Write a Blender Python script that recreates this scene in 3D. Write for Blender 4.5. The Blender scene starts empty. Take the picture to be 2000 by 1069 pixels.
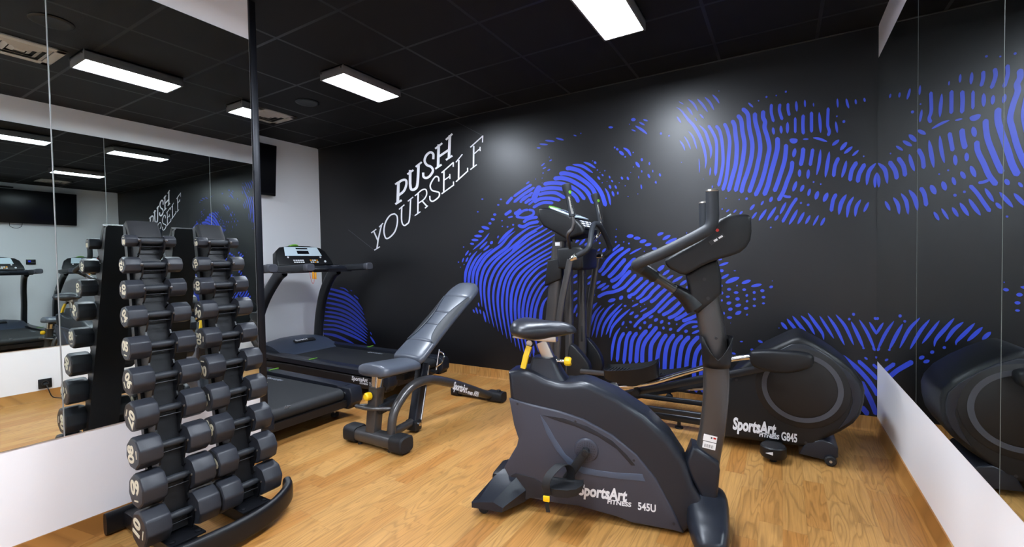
import bpy, bmesh, math, random
from mathutils import Vector, Matrix
C = bpy.context.scene
COL = C.collection
PI = math.pi
rnd = random.Random(7)

# ------------------------------------------------------------------ camera
W, HH = 2000, 1069
FPX, YAW, PITCH, ROLL, HC = 888.14, .5365, -.0265, -.0173, 1.143
D, LX, RX, TX, CH = 3.716, -2.514, .528, -5.014, 2.6   # mural wall y, left mirror wall x, right mirror wall x, tv wall x, ceiling
BACK = -1.7
_f = Vector((-math.sin(YAW)*math.cos(PITCH), math.cos(YAW)*math.cos(PITCH), math.sin(PITCH)))
_r0 = Vector((math.cos(YAW), math.sin(YAW), 0)); _u0 = _r0.cross(_f)
_r = _r0*math.cos(ROLL)+_u0*math.sin(ROLL)
_u = -_r0*math.sin(ROLL)+_u0*math.cos(ROLL)
EYE = Vector((0, 0, HC))
cd = bpy.data.cameras.new('camera'); cam = bpy.data.objects.new('camera', cd); COL.objects.link(cam)
M = Matrix((_r, _u, -_f)).transposed().to_4x4(); M.translation = EYE
cam.matrix_world = M
cd.sensor_width = 36; cd.lens = 36*FPX/W; cd.clip_start = .02
C.camera = cam
C.view_settings.view_transform = 'Standard'; C.view_settings.look = 'None'
C.view_settings.exposure = 0.0; C.view_settings.gamma = 1
C.view_settings.use_curve_mapping = False
w = bpy.data.worlds.new('world'); C.world = w; w.use_nodes = True
w.node_tree.nodes['Background'].inputs[0].default_value = (.5, .5, .52, 1)
w.node_tree.nodes['Background'].inputs[1].default_value = .05
LAMP_POWER = 112.0

def ray(px, py): return _f+(px-1000)/FPX*_r-(py-534.5)/FPX*_u
def hit(px, py, p, n):
    d = ray(px, py); n = Vector(n); return EYE+d*((Vector(p)-EYE).dot(n)/d.dot(n))

# ------------------------------------------------------------------ materials
def lin(c):
    return tuple(((v/255)/12.92 if v/255 <= .04045 else ((v/255+.055)/1.055)**2.4) for v in c)
def mat(name, rgb, rough=.5, metal=0., spec=.5, bump=0, bscale=200, coat=0, emit=None, estr=0, var=0):
    m = bpy.data.materials.new(name); m.use_nodes = True
    nt = m.node_tree; b = nt.nodes['Principled BSDF']
    col = lin(rgb)+(1,)
    b.inputs['Base Color'].default_value = col
    b.inputs['Roughness'].default_value = rough; b.inputs['Metallic'].default_value = metal
    b.inputs['Specular IOR Level'].default_value = spec
    b.inputs['Coat Weight'].default_value = coat
    if emit: b.inputs['Emission Color'].default_value = lin(emit)+(1,); b.inputs['Emission Strength'].default_value = estr
    if bump or var:
        tc = nt.nodes.new('ShaderNodeTexCoord'); n = nt.nodes.new('ShaderNodeTexNoise')
        n.inputs['Scale'].default_value = bscale; n.inputs['Detail'].default_value = 3
        nt.links.new(tc.outputs['Object'], n.inputs['Vector'])
        if bump:
            bp = nt.nodes.new('ShaderNodeBump'); bp.inputs['Strength'].default_value = bump; bp.inputs['Distance'].default_value = .002
            nt.links.new(n.outputs['Fac'], bp.inputs['Height']); nt.links.new(bp.outputs['Normal'], b.inputs['Normal'])
        if var:
            mx = nt.nodes.new('ShaderNodeMix'); mx.data_type = 'RGBA'
            mx.inputs['A'].default_value = tuple(v*(1-var) for v in col[:3])+(1,)
            mx.inputs['B'].default_value = tuple(min(1, v*(1+var)) for v in col[:3])+(1,)
            nt.links.new(n.outputs['Fac'], mx.inputs['Factor']); nt.links.new(mx.outputs['Result'], b.inputs['Base Color'])
    return m

class N:
    """tiny node helper"""
    def __init__(s, name):
        s.m = bpy.data.materials.new(name); s.m.use_nodes = True; s.t = s.m.node_tree; s.b = s.t.nodes['Principled BSDF']
    def n(s, typ, **kw):
        o = s.t.nodes.new(typ)
        for k, v in kw.items():
            if k in o.inputs.keys(): o.inputs[k].default_value = v
            else: setattr(o, k, v)
        return o
    def l(s, a, b): s.t.links.new(a, b)
    def math(s, op, a, b=None):
        o = s.t.nodes.new('ShaderNodeMath'); o.operation = op
        for i, v in enumerate((a, b)):
            if v is None: continue
            if isinstance(v, (int, float)): o.inputs[i].default_value = v
            else: s.l(v, o.inputs[i])
        return o.outputs[0]

def wood_floor():
    k = N('oak_strip_vinyl')
    tc = k.n('ShaderNodeTexCoord'); sep = k.n('ShaderNodeSeparateXYZ'); k.l(tc.outputs['Object'], sep.inputs[0])
    x, y, z = sep.outputs
    xr = k.math('DIVIDE', x, .088); row = k.math('FLOOR', xr)
    wn = k.n('ShaderNodeTexWhiteNoise', noise_dimensions='1D'); k.l(row, wn.inputs['W'])
    yo = k.math('ADD', k.math('DIVIDE', k.math('ADD', y, z), .46), k.math('MULTIPLY', wn.outputs['Value'], 7.3))
    cell = k.math('FLOOR', yo)
    cmb = k.n('ShaderNodeCombineXYZ'); k.l(row, cmb.inputs[0]); k.l(cell, cmb.inputs[1])
    w2 = k.n('ShaderNodeTexWhiteNoise', noise_dimensions='3D'); k.l(cmb.outputs[0], w2.inputs['Vector'])
    # grain coords, shifted per strip
    gx = k.math('ADD', k.math('MULTIPLY', x, 1.0), k.math('MULTIPLY', w2.outputs['Value'], 31.0))
    gy = k.math('ADD', k.math('MULTIPLY', k.math('ADD', y, z), .11), k.math('MULTIPLY', w2.outputs['Value'], 17.0))
    gc = k.n('ShaderNodeCombineXYZ'); k.l(gx, gc.inputs[0]); k.l(gy, gc.inputs[1])
    n1 = k.n('ShaderNodeTexNoise', Scale=8.0, Detail=2.0, Distortion=.5); k.l(gc.outputs[0], n1.inputs['Vector'])
    rings = k.math('FRACT', k.math('MULTIPLY', n1.outputs['Fac'], 17.0))
    rr = k.n('ShaderNodeValToRGB'); k.l(rings, rr.inputs[0])
    e = rr.color_ramp.elements; e[0].position = 0; e[0].color = (.38, .36, .34, 1); e[1].position = .35; e[1].color = (1, 1, 1, 1)
    q = rr.color_ramp.elements.new(.85); q.color = (1, 1, 1, 1); q = rr.color_ramp.elements.new(1.); q.color = (.5, .48, .46, 1)
    n2 = k.n('ShaderNodeTexNoise', Scale=150.0, Detail=2.0); 
    gc2 = k.n('ShaderNodeCombineXYZ'); k.l(x, gc2.inputs[0]); k.l(k.math('MULTIPLY', k.math('ADD', y, z), .04), gc2.inputs[1]); k.l(gc2.outputs[0], n2.inputs['Vector'])
    base = k.n('ShaderNodeValToRGB'); k.l(w2.outputs['Value'], base.inputs[0])
    e = base.color_ramp.elements; e[0].color = lin((166, 112, 54))+(1,); e[1].color = lin((182, 136, 78))+(1,)
    q = base.color_ramp.elements.new(.5); q.color = lin((174, 126, 68))+(1,)
    mx = k.n('ShaderNodeMix', data_type='RGBA', blend_type='MULTIPLY'); mx.inputs['Factor'].default_value = .46
    k.l(base.outputs[0], mx.inputs['A']); k.l(rr.outputs[0], mx.inputs['B'])
    mx2 = k.n('ShaderNodeMix', data_type='RGBA', blend_type='OVERLAY'); mx2.inputs['Factor'].default_value = .3
    k.l(mx.outputs['Result'], mx2.inputs['A']); k.l(n2.outputs['Fac'], mx2.inputs['B'])
    # faint strip joints
    fx = k.math('FRACT', xr); jx = k.math('LESS_THAN', fx, .02)
    fy = k.math('FRACT', yo); jy = k.math('LESS_THAN', fy, .005)
    j = k.math('MULTIPLY', k.math('MAXIMUM', jx, jy), .28)
    mx3 = k.n('ShaderNodeMix', data_type='RGBA'); mx3.inputs['B'].default_value = lin((110, 70, 34))+(1,)
    k.l(j, mx3.inputs['Factor']); k.l(mx2.outputs['Result'], mx3.inputs['A'])
    k.l(mx3.outputs['Result'], k.b.inputs['Base Color'])
    k.b.inputs['Roughness'].default_value = .42; k.b.inputs['Specular IOR Level'].default_value = .4
    return k.m

def ceiling_mat():
    k = N('black_ceiling_tiles')
    tc = k.n('ShaderNodeTexCoord'); sep = k.n('ShaderNodeSeparateXYZ'); k.l(tc.outputs['Object'], sep.inputs[0])
    x, y, z = sep.outputs
    fx = k.math('FRACT', k.math('DIVIDE', k.math('ADD', x, 2.187+59.7+.010), .597))
    fy = k.math('FRACT', k.math('DIVIDE', k.math('ADD', y, -1.78+54.3+.010), .543))
    g = k.math('MAXIMUM', k.math('LESS_THAN', fx, .034), k.math('LESS_THAN', fy, .037))
    n = k.n('ShaderNodeTexNoise', Scale=160.0, Detail=4.0); k.l(tc.outputs['Object'], n.inputs['Vector'])
    mx = k.n('ShaderNodeMix', data_type='RGBA'); mx.inputs['A'].default_value = lin((9, 9, 11))+(1,); mx.inputs['B'].default_value = lin((31, 31, 35))+(1,)
    k.l(g, mx.inputs['Factor']); k.l(mx.outputs['Result'], k.b.inputs['Base Color'])
    bp = k.n('ShaderNodeBump'); bp.inputs['Strength'].default_value = .25; bp.inputs['Distance'].default_value = .003
    k.l(n.outputs['Fac'], bp.inputs['Height']); k.l(bp.outputs['Normal'], k.b.inputs['Normal'])
    rg = k.math('SUBTRACT', .75, k.math('MULTIPLY', g, .35)); k.l(rg, k.b.inputs['Roughness'])
    k.b.inputs['Specular IOR Level'].default_value = .35
    return k.m

MT = dict(
    floor=wood_floor(), ceiling=ceiling_mat(),
    white_panel=mat('white_laminate_panel', (240, 238, 240), .35, spec=.4, bump=.03, bscale=30),
    white_wall=mat('pale_painted_wall', (236, 237, 240), .6, bump=.05, bscale=90),
    mural=mat('charcoal_mural_print', (13, 13, 16), .38, spec=.48, bump=.06, bscale=70),
    blue=mat('blue_mural_ink', (50, 70, 192), .38, spec=.4),
    lettering=mat('white_mural_lettering', (236, 236, 242), .5),
    hairline=mat('grey_mural_hairline', (90, 90, 98), .5),
    black_alu=mat('black_aluminium_profile', (24, 26, 33), .35, .4),
    frame_metal=mat('pale_metal_edge', (205, 205, 210), .3, .5),
    mirror=mat('mirror_glass', (226, 232, 229), .0, 1.0),
    mirror_edge=mat('mirror_glass_edge', (120, 128, 124), .3),
    lamp_case=mat('grey_lamp_casing', (105, 103, 102), .5, .2),
    lamp=mat('lit_lamp_diffuser', (255, 255, 255), .5, emit=(232, 242, 255), estr=LAMP_POWER),
    vent=mat('beige_vent_metal', (176, 170, 160), .5), vent_dark=mat('dark_vent_gap', (20, 20, 22), .7),
    speaker=mat('black_speaker_grille', (36, 36, 41), .45, bump=.6, bscale=700),
    tv=mat('tv_glass', (8, 9, 14), .3, spec=.4), black_plastic=mat('black_plastic', (16, 17, 20), .45, bump=.08, bscale=500, spec=.36),
    navy_shell=mat('dark_slate_shell', (30, 33, 41), .33, spec=.36, bump=.05, bscale=350),
    grey_shell=mat('graphite_shell_panel', (57, 58, 68), .42, spec=.36, bump=.05, bscale=350),
    accent=mat('slate_blue_accent', (66, 77, 95), .45),
    gunmetal=mat('gunmetal_lacquer', (78, 76, 76), .28, .55, bump=.02, bscale=60),
    dark_metal=mat('dark_metallic_tube', (45, 47, 51), .3, .6),
    chrome=mat('polished_chrome', (215, 212, 208), .12, 1.0),
    steel=mat('brushed_steel', (190, 184, 176), .3, .9),
    rubber=mat('black_rubber', (24, 25, 28), .6, bump=.2, bscale=600, spec=.36),
    foam=mat('black_foam_grip', (37, 40, 45), .5, bump=.15, bscale=500, spec=.36),
    rack=mat('black_powder_coat', (16, 17, 21), .38, .1, bump=.15, bscale=900, spec=.36),
    head=mat('charcoal_urethane', (39, 41, 47), .42, bump=.12, bscale=400, spec=.36),
    digits=mat('cream_numerals', (216, 208, 184), .5),
    vinyl=mat('slate_vinyl_upholstery', (72, 77, 87), .3, spec=.6, bump=.15, bscale=240, var=.12),
    vinyl_dark=mat('dark_carbon_upholstery', (27, 30, 35), .5, bump=.3, bscale=900),
    yellow=mat('yellow_plastic', (232, 190, 18), .4), green=mat('lime_plastic', (100, 160, 45), .45),
    red=mat('red_plastic', (190, 40, 30), .4), orange=mat('orange_plastic', (225, 150, 28), .4),
    silver_text=mat('silver_lettering', (222, 222, 226), .4), grey_text=mat('grey_lettering', (130, 134, 144), .5),
    label=mat('white_sticker', (232, 232, 232), .5), ink=mat('black_ink', (30, 30, 34), .5),
    belt=mat('treadmill_belt', (24, 26, 29), .6, bump=.3, bscale=900), hood=mat('steel_blue_hood', (58, 66, 82), .38, spec=.36),
    bottle=mat('pale_blue_screen', (190, 206, 214), .35), screen=mat('dark_display', (16, 18, 24), .15),
    blue_screen=mat('blue_backlit_screen', (20, 24, 60), .2, emit=(40, 50, 200), estr=1.2),
    seat=mat('glossy_saddle_vinyl', (29, 31, 38), .36, spec=.5, bump=.1, bscale=300),
    ring=mat('grey_trim_ring', (66, 68, 75), .45, spec=.36), brown_disc=mat('dark_brown_disc', (26, 24, 24), .5, spec=.36),
    side_brown=mat('dark_bronze_side', (35, 31, 30), .4, .2, spec=.36),
)

# ------------------------------------------------------------------ mesh helpers
def V(*a): return Vector(a)
def catmull(pts, k=6, closed=False):
    P = [Vector(p) for p in pts]; n = len(P); out = []
    rng = range(n) if closed else range(n-1)
    for i in rng:
        if closed: a, b, c, d = P[(i-1) % n], P[i], P[(i+1) % n], P[(i+2) % n]
        else:
            b, c = P[i], P[i+1]; a = P[i-1] if i > 0 else b*2-c; d = P[i+2] if i+2 < n else c*2-b
        for j in range(k):
            t = j/k
            out.append(.5*((2*b)+(c-a)*t+(2*a-5*b+4*c-d)*t*t+(-a+3*b-3*c+d)*t**3))
    if not closed: out.append(P[-1].copy())
    return out

class MB:
    def __init__(s, M=None): s.bm = bmesh.new(); s.mats = []; s.M = M or Matrix()
    def mi(s, m):
        if m is None: m = s.mats[0] if s.mats else None
        if m not in s.mats: s.mats.append(m)
        return s.mats.index(m)
    def _take(s, bm2, m, M=None):
        idx = s.mi(m)
        if M is not None: bm2.transform(M)
        for f in bm2.faces: f.material_index = idx
        me = bpy.data.meshes.new('t'); bm2.to_mesh(me); bm2.free(); s.bm.from_mesh(me); bpy.data.meshes.remove(me)
        # material indices survive from_mesh
    def box(s, c, size, m=None, bevel=0, rot=None, seg=2):
        b = bmesh.new(); bmesh.ops.create_cube(b, size=1, matrix=Matrix.Diagonal((*size, 1)))
        if bevel: bmesh.ops.bevel(b, geom=b.edges[:], offset=bevel, segments=seg, profile=.5, affect='EDGES')
        T = Matrix.Translation(c)
        if rot is not None: T = T @ rot.to_4x4()
        s._take(b, m, T); return s
    def cyl(s, a, b_, r, m=None, n=20, r2=None, bevel=0):
        a, b_ = Vector(a), Vector(b_); d = b_-a; L = d.length
        b = bmesh.new(); bmesh.ops.create_cone(b, segments=n, radius1=r, radius2=r if r2 is None else r2, depth=L, cap_ends=True)
        if bevel:
            ed = [e for e in b.edges if len(e.link_faces) == 2 and any(len(f.verts) > 4 for f in e.link_faces)]
            bmesh.ops.bevel(b, geom=ed, offset=bevel, segments=3, profile=.5, affect='EDGES')
        q = Vector((0, 0, 1)).rotation_difference(d.normalized()).to_matrix().to_4x4()
        s._take(b, m, Matrix.Translation((a+b_)/2) @ q); return s
    def prism(s, poly, y0, y1, m=None, bevel=0, seg=3, M=None, taper=1):
        """polygon in x,z extruded along y"""
        b = bmesh.new()
        cx = sum(p[0] for p in poly)/len(poly); cz = sum(p[1] for p in poly)/len(poly)
        v0 = [b.verts.new((p[0], y0, p[1])) for p in poly]
        v1 = [b.verts.new((cx+(p[0]-cx)*taper, y1, cz+(p[1]-cz)*taper)) for p in poly]
        n = len(poly); caps = [b.faces.new(v0), b.faces.new(v1[::-1])]
        for i in range(n): b.faces.new((v0[i], v1[i], v1[(i+1) % n], v0[(i+1) % n]))
        bmesh.ops.recalc_face_normals(b, faces=b.faces)
        if bevel:
            ed = list({e for f in caps for e in f.edges})
            bmesh.ops.bevel(b, geom=ed, offset=bevel, segments=seg, profile=.5, affect='EDGES', clamp_overlap=True)
        s._take(b, m, M); return s
    def prism_z(s, poly, z0, z1, m=None, bevel=0, M=None):
        R = Matrix.Rotation(PI/2, 4, 'X')   # (x,z)->(x,-y..)
        b = Matrix(((1, 0, 0, 0), (0, 0, 1, 0), (0, 1, 0, 0), (0, 0, 0, 1)))
        return s.prism(poly, z0, z1, m, bevel, M=(M or Matrix()) @ b)
    def loft(s, rings, m=None, cap=True, closed=True):
        b = bmesh.new(); R = [[b.verts.new(p) for p in r] for r in rings]; n = len(rings[0])
        for i in range(len(R)-1):
            for j in range(n if closed else n-1):
                k = (j+1) % n; b.faces.new((R[i][j], R[i][k], R[i+1][k], R[i+1][j]))
        if cap: b.faces.new(R[0][::-1]); b.faces.new(R[-1])
        bmesh.ops.recalc_face_normals(b, faces=b.faces)
        s._take(b, m); return s
    def tube(s, pts, r, m=None, n=14, smooth=0, sec=None, side=None, roundcap=False, power=2.0):
        """r scalar/list; sec=(a,b) half sizes across 'side' and normal to it"""
        P = [Vector(p) for p in pts]
        R = r if isinstance(r, (list, tuple)) else [r]*len(P)
        if smooth:
            R4 = catmull([(x, 0, 0) for x in R], smooth); P = catmull(P, smooth); R = [q[0] for q in R4]
        if roundcap:
            def capp(p, q, r0):
                d = (p-q).normalized(); return [(p+d*r0*math.sin(a), r0*max(.05, math.cos(a))) for a in (1.5, 1.1, .6)]
            A = capp(P[0], P[1], R[0]); B = capp(P[-1], P[-2], R[-1])
            P = [a[0] for a in A]+P+[x[0] for x in B[::-1]]; R = [a[1] for a in A]+R+[x[1] for x in B[::-1]]
        rings = []; up = Vector(side) if side is not None else None
        prev = None
        for i, p in enumerate(P):
            t = (P[min(i+1, len(P)-1)]-P[max(i-1, 0)]).normalized()
            if up is not None: a = (up-t*up.dot(t)).normalized()
            elif prev is None:
                h = Vector((0, 0, 1)) if abs(t.z) < .9 else Vector((0, 1, 0)); a = (h-t*h.dot(t)).normalized()
            else: a = (prev-t*prev.dot(t)).normalized()
            prev = a; bq = t.cross(a)
            ring = []
            for k in range(n):
                an = 2*PI*k/n; c, sn = math.cos(an), math.sin(an)
                if power != 2: c = math.copysign(abs(c)**(2/power), c); sn = math.copysign(abs(sn)**(2/power), sn)
                sa, sb = (sec if sec else (1, 1))
                ring.append(p+a*c*R[i]*sa+bq*sn*R[i]*sb)
            rings.append(ring)
        return s.loft(rings, m)
    def lathe(s, prof, o, ax, m=None, n=28):
        """prof [(r, t)] t along ax from o"""
        ax = Vector(ax).normalized(); h = Vector((0, 0, 1)) if abs(ax.z) < .9 else Vector((1, 0, 0))
        a = (h-ax*h.dot(ax)).normalized(); bq = ax.cross(a); o = Vector(o)
        rings = [[o+ax*t+(a*math.cos(2*PI*k/n)+bq*math.sin(2*PI*k/n))*max(r, 1e-4) for k in range(n)] for r, t in prof]
        return s.loft(rings, m)
    def flat(s, pts, m=None):
        b = bmesh.new(); b.faces.new([b.verts.new(p) for p in pts]); s._take(b, m); return s
    def text(s, txt, size, M, m=None, ext=.001, bold=0, shear=0, space=1, align='LEFT', fit=None):
        cu = bpy.data.curves.new('t', 'FONT'); cu.body = txt; cu.size = size; cu.extrude = ext; cu.offset = bold; cu.shear = shear
        cu.space_character = space; cu.align_x = align; cu.resolution_u = 3
        o = bpy.data.objects.new('t', cu); COL.objects.link(o)
        dg = bpy.context.evaluated_depsgraph_get(); me = bpy.data.meshes.new_from_object(o.evaluated_get(dg))
        b = bmesh.new(); b.from_mesh(me); bpy.data.objects.remove(o); bpy.data.curves.remove(cu); bpy.data.meshes.remove(me)
        if fit:
            xs = [v.co.x for v in b.verts]; x0, x1 = min(xs), max(xs)
            for v in b.verts: v.co.x = (v.co.x-x0)*fit/(x1-x0)
        s._take(b, m, M); return s
    def build(s, name, parent=None, ang=35, M=None):
        s.bm.transform(s.M)
        me = bpy.data.meshes.new(name); s.bm.to_mesh(me); s.bm.free()
        for m in s.mats: me.materials.append(m)
        me.shade_smooth()
        me.set_sharp_from_angle(angle=math.radians(ang))
        o = bpy.data.objects.new(name, me); COL.objects.link(o)
        if parent: o.parent = parent
        return o

def tag(o, label, cat, group=None):
    o['label'] = label; o['category'] = cat
    if group: o['group'] = group
    return o
def thing(name, label, cat, loc=(0, 0, 0), rz=0, group=None):
    o = bpy.data.objects.new(name, None); COL.objects.link(o); o.location = loc; o.rotation_euler = (0, 0, rz); o.empty_display_size = .1
    return tag(o, label, cat, group)
def struct(o): o['kind'] = 'structure'; return o

class Fr:
    """local frame of one machine: x forward, y left, z up; reads side profiles"""
    def __init__(s, x, y, deg):
        s.o = Vector((x, y, 0)); a = math.radians(deg); s.e = Vector((math.cos(a), math.sin(a), 0)); s.nn = Vector((s.e.y, -s.e.x, 0)); s.a = a
    def q(s, px, py, lat=0):
        p = hit(px, py, s.o+s.nn*lat, s.nn); return ((p-s.o).dot(s.e), p.z)
    def p(s, px, py, lat=0):
        x, z = s.q(px, py, lat); return Vector((x, -lat, z))
    def poly(s, txt, lat=0, off=(0, 0), sc=1):
        v = [float(t) for t in txt.replace(',', ' ').split()]
        return [s.q(off[0]+v[i]/sc, off[1]+v[i+1]/sc, lat) for i in range(0, len(v), 2)]
    def pts(s, txt, lat=0, off=(0, 0), sc=1):
        return [Vector((a, -lat, b)) for a, b in s.poly(txt, lat, off, sc)]
def smooth2(poly, k=3):
    return [(p[0], p[1]) for p in catmull([(a, b, 0) for a, b in poly], k, True)]
def side_text_M(x, y, z, ang=0):
    """text on a face looking towards -y, reading along +x"""
    return Matrix.Translation((x, y, z)) @ Matrix.Rotation(ang, 4, 'Y') @ Matrix.Rotation(PI/2, 4, 'X')

# ------------------------------------------------------------------ room shell
def wall(name, x0, x1, y0, y1, z0, z1, m): return struct(MB().box(((x0+x1)/2, (y0+y1)/2, (z0+z1)/2), (x1-x0, y1-y0, z1-z0), m).build(name))
wall('floor', TX-.1, RX+.1, BACK-.1, D+.1, -.05, 0, MT['floor'])
wall('ceiling', TX-.1, RX+.1, BACK-.1, D+.1, CH, CH+.05, MT['ceiling'])
wall('wall_right', RX, RX+.1, BACK-.1, D+.1, 0, CH, MT['white_panel'])
wall('wall_left', TX-.1, TX, BACK-.1, D+.1, 0, CH, MT['white_wall'])
wall('wall_behind', TX-.1, RX+.1, BACK-.1, BACK, 0, CH, MT['white_wall'])
wall('wall_partition', LX-.08, LX-.0, BACK, 1.445, 0, CH, MT['white_panel'])
struct(MB().box((LX-.003, 1.464, CH/2), (.032, .036, CH-.002), MT['black_alu'], .003).build('trim_partition_edge'))
BB = .093
def base(name, a, b_):  # baseboard strip with a small cove
    a, b_ = Vector((*a, 0)), Vector((*b_, 0)); d = (b_-a).normalized(); nrm = Vector((-d.y, d.x, 0))
    prof = [(0, 0), (.022, 0), (.012, .006), (.007, .018), (.006, BB), (0, BB)]
    return struct(MB().loft([[p+nrm*u+Vector((0, 0, z)) for u, z in prof] for p in (a, b_)], MT['floor']).build(name))
base('baseboard_mural', (RX, D), (TX, D)); base('baseboard_right', (RX, BACK), (RX, D)); base('baseboard_left', (TX, D), (TX, BACK))
base('baseboard_partition', (LX, 1.445), (LX, BACK))
base('baseboard_behind', (LX, BACK), (RX, BACK))

# ------------------------------------------------------------------ mural wall
mw = MB(); mw.box(((TX+RX)/2, D+.05, CH/2), (RX-TX, .1, CH), MT['mural'])
MUR = bmesh.new()
SN = [0]
def onwall(px, py, dy=.0012):
    p = hit(px, py, (0, D-dy, 0), (0, 1, 0)); p.x = min(max(p.x, TX+.001), RX-.001); return p
def stroke(P, w, kind='leaf', wmin=.12, bm=None, dy=.0012):
    w *= .9 if bm is None else 1.08
    """P list of pixel points on the photograph, w full width in pixels"""
    bm = MUR if bm is None else bm; SN[0] += 1; dy += (SN[0] % 400)*1.6e-6 if dy != .002 else SN[0]*1e-6
    if len(P) == 1: P = [(P[0][0]-w*.32, P[0][1]-w*.3), (P[0][0]+w*.32, P[0][1]+w*.3)]
    Q = catmull([(x, y, 0) for x, y in P], 7 if len(P) > 2 else 9)
    n = len(Q); L = []; Rr = []
    ln = [0]
    for i in range(1, n): ln.append(ln[-1]+(Q[i]-Q[i-1]).length)
    T = ln[-1] or 1
    for i, q in enumerate(Q):
        t = ln[i]/T
        d = (Q[min(i+1, n-1)]-Q[max(i-1, 0)]).normalized(); s_ = Vector((-d.y, d.x, 0))
        if kind == 'leaf': h = w/2*max(wmin, (1-abs(2*t-1)**2.2)**.62)
        elif kind == 'blunt':
            e = min(ln[i], T-ln[i]); h = w/2*(1 if e > w/2 else max(.25, math.sqrt(max(0, 1-(1-e/(w/2))**2))))
        elif kind == 'flat': h = w/2
        L.append(onwall(*(q+s_*h).xy, dy)); Rr.append(onwall(*(q-s_*h).xy, dy))
    vl = [bm.verts.new(p) for p in L]; vr = [bm.verts.new(p) for p in Rr]
    for i in range(n-1):
        if (vl[i].co-vl[i+1].co).length+(vr[i].co-vr[i+1].co).length > 1e-6:
            bm.faces.new((vl[i], vl[i+1], vr[i+1], vr[i]))
def tile(txt, ox, oy, sc, kind='leaf', **kw):
    for it in txt.replace('\n', ' ').split(';'):
        it = it.strip()
        if not it: continue
        a, b_ = it.split('|'); v = [float(t) for t in a.split()]
        stroke([(ox+v[i]/sc, oy+v[i+1]/sc) for i in range(0, len(v), 2)], float(b_)/sc, kind, **kw)
def family(keys, ox, oy, sc, w, kind='leaf', m=14):
    """keys: [(index, polyline, width)] – ridge lines interpolated between traced ones"""
    def res(v):
        P = [Vector((v[i], v[i+1], 0)) for i in range(0, len(v), 2)]; P = catmull(P, 8); ln = [0]
        for i in range(1, len(P)): ln.append(ln[-1]+(P[i]-P[i-1]).length)
        out = []; j = 0
        for k in range(m):
            s_ = ln[-1]*k/(m-1)
            while j < len(ln)-2 and ln[j+1] < s_: j += 1
            f = (s_-ln[j])/max(1e-6, ln[j+1]-ln[j]); out.append(P[j].lerp(P[j+1], min(1, f)))
        return out
    K = [(i, res([float(t) for t in v.split()])) for i, v in keys]
    for (i0, a), (i1, b_) in zip(K, K[1:]):
        for i in range(i0, i1+(1 if i1 == K[-1][0] else 0)):
            f = (i-i0)/(i1-i0); P = [p.lerp(q, f) for p, q in zip(a, b_)]
            wv = w*(1+.08*math.sin(i*2.3))
            stroke([(ox+p.x/sc, oy+p.y/sc) for p in P], wv/sc, kind)
S2 = 5.345
tile('''245 205 295 235|12;222 265 270 300 340 390 410 470 470 580 510 700 528 820 520 905|38;330 262 360 300 390 348|26;
345 183 400 230 443 305|26;437 178 490 235 547 315|30;515 158 570 215 612 295|28;595 132 640 180 668 225|24;225 362 268 428|22;
412 372 432 408|16;462 335 505 382|22;345 515 395 580 435 705|22;302 568 340 630 370 705|18;255 612 290 665 310 718|20;
460 452 520 520 555 620 580 710 577 800|36;455 800 460 880 458 950|12;578 890 568 980|20;60 540|20;143 563|22;45 970|20;2 1048|20;
273 840|10;663 95|14;500 1015|8;972 218 1020 265|22''', 1280, 160, S2)
tile('''552 452 600 530 635 620 640 760 627 980|36;630 455 670 510 695 620 705 740 705 860 685 980 657 1092|38;
717 430 750 500 775 620 765 780 755 900 735 1030 701 1137|42;797 400 825 450 838 560 850 680 840 850 810 970 761 1148|50;
855 345 895 400 910 520 930 650 915 800 895 900 870 1010 834 1148|50;905 275 965 340 980 480 1012 650 1000 800 960 950 920 1060 896 1163|50''', 1280, 160, S2, 'blunt')
tile('''793 230 793 268|22;983 410|24;1168 425|18;1270 415|36;1383 495 1320 575|38;1410 603 1345 695|36;930 560|26;1030 565 985 600|24;
1128 568 1085 610|28;1215 590 1172 630|32;115 888 30 932|34;210 928 100 990|42;298 967 145 1042|42;435 893|18;62 60 65 105|22''', 1280, 330, 7.125)
tile('''185 640 188 730 225 880 240 1000 232 1090 215 1170 195 1260 150 1400 122 1479|50;
272 618 270 690 290 740 285 800 315 900 335 1010 320 1100 285 1260 240 1400 185 1515|50;420 898 420 1000 400 1100 350 1280 320 1400 278 1510|56;
510 970 505 1060 490 1160 450 1290 420 1380 385 1470|50;575 1145 565 1240 520 1360 480 1470 425 1565|48;480 1509 520 1521 560 1521|30;
595 1535 570 1609 520 1699 470 1786|0.1;
357 550 355 640 380 740|34;447 548 440 620 470 720|36;530 542 530 610 545 675|34;605 690 605 858|30;690 662 685 760 690 870|40;775 632 775 740 775 850|38;
950 588 945 700 945 780 962 840 945 885|36''', 1440, 100, 5.346, 'blunt')
tile('''115 540 165 585|24;222 510 222 526|18;305 478|26;407 463|18;507 423|26;615 522 618 580 622 630|32;705 508 708 585|24;795 540 797 580|16;
1045 495 1050 590|24;1137 495 1150 550 1165 597|30;1235 503 1240 555|26;1325 488 1333 530|26;372 795 382 872|34;455 778 460 860|36;525 740 523 860|38;
855 638 865 760 870 855|36;1027 735 1045 855|30;1040 680|20;1113 735|36;545 925 590 938 630 925|60;685 920 745 918|20;790 905 850 915 940 945|30;
990 985 1065 925|38;1145 950 1075 1035|44;1203 997 1115 1070|38''', 1440, 100, 5.346)
S3 = 5.346
tile('''690 98 680 200 660 290|50;790 108 775 200 760 290|40;1060 200 1020 290 1005 405|44;1250 245 1195 340 1175 450|48;
1335 265 1275 370 1255 465|50;1035 580 1000 650 980 770|44;625 622 570 700 520 790 470 880|36''', 1440, 270, S3, 'blunt')
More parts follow.
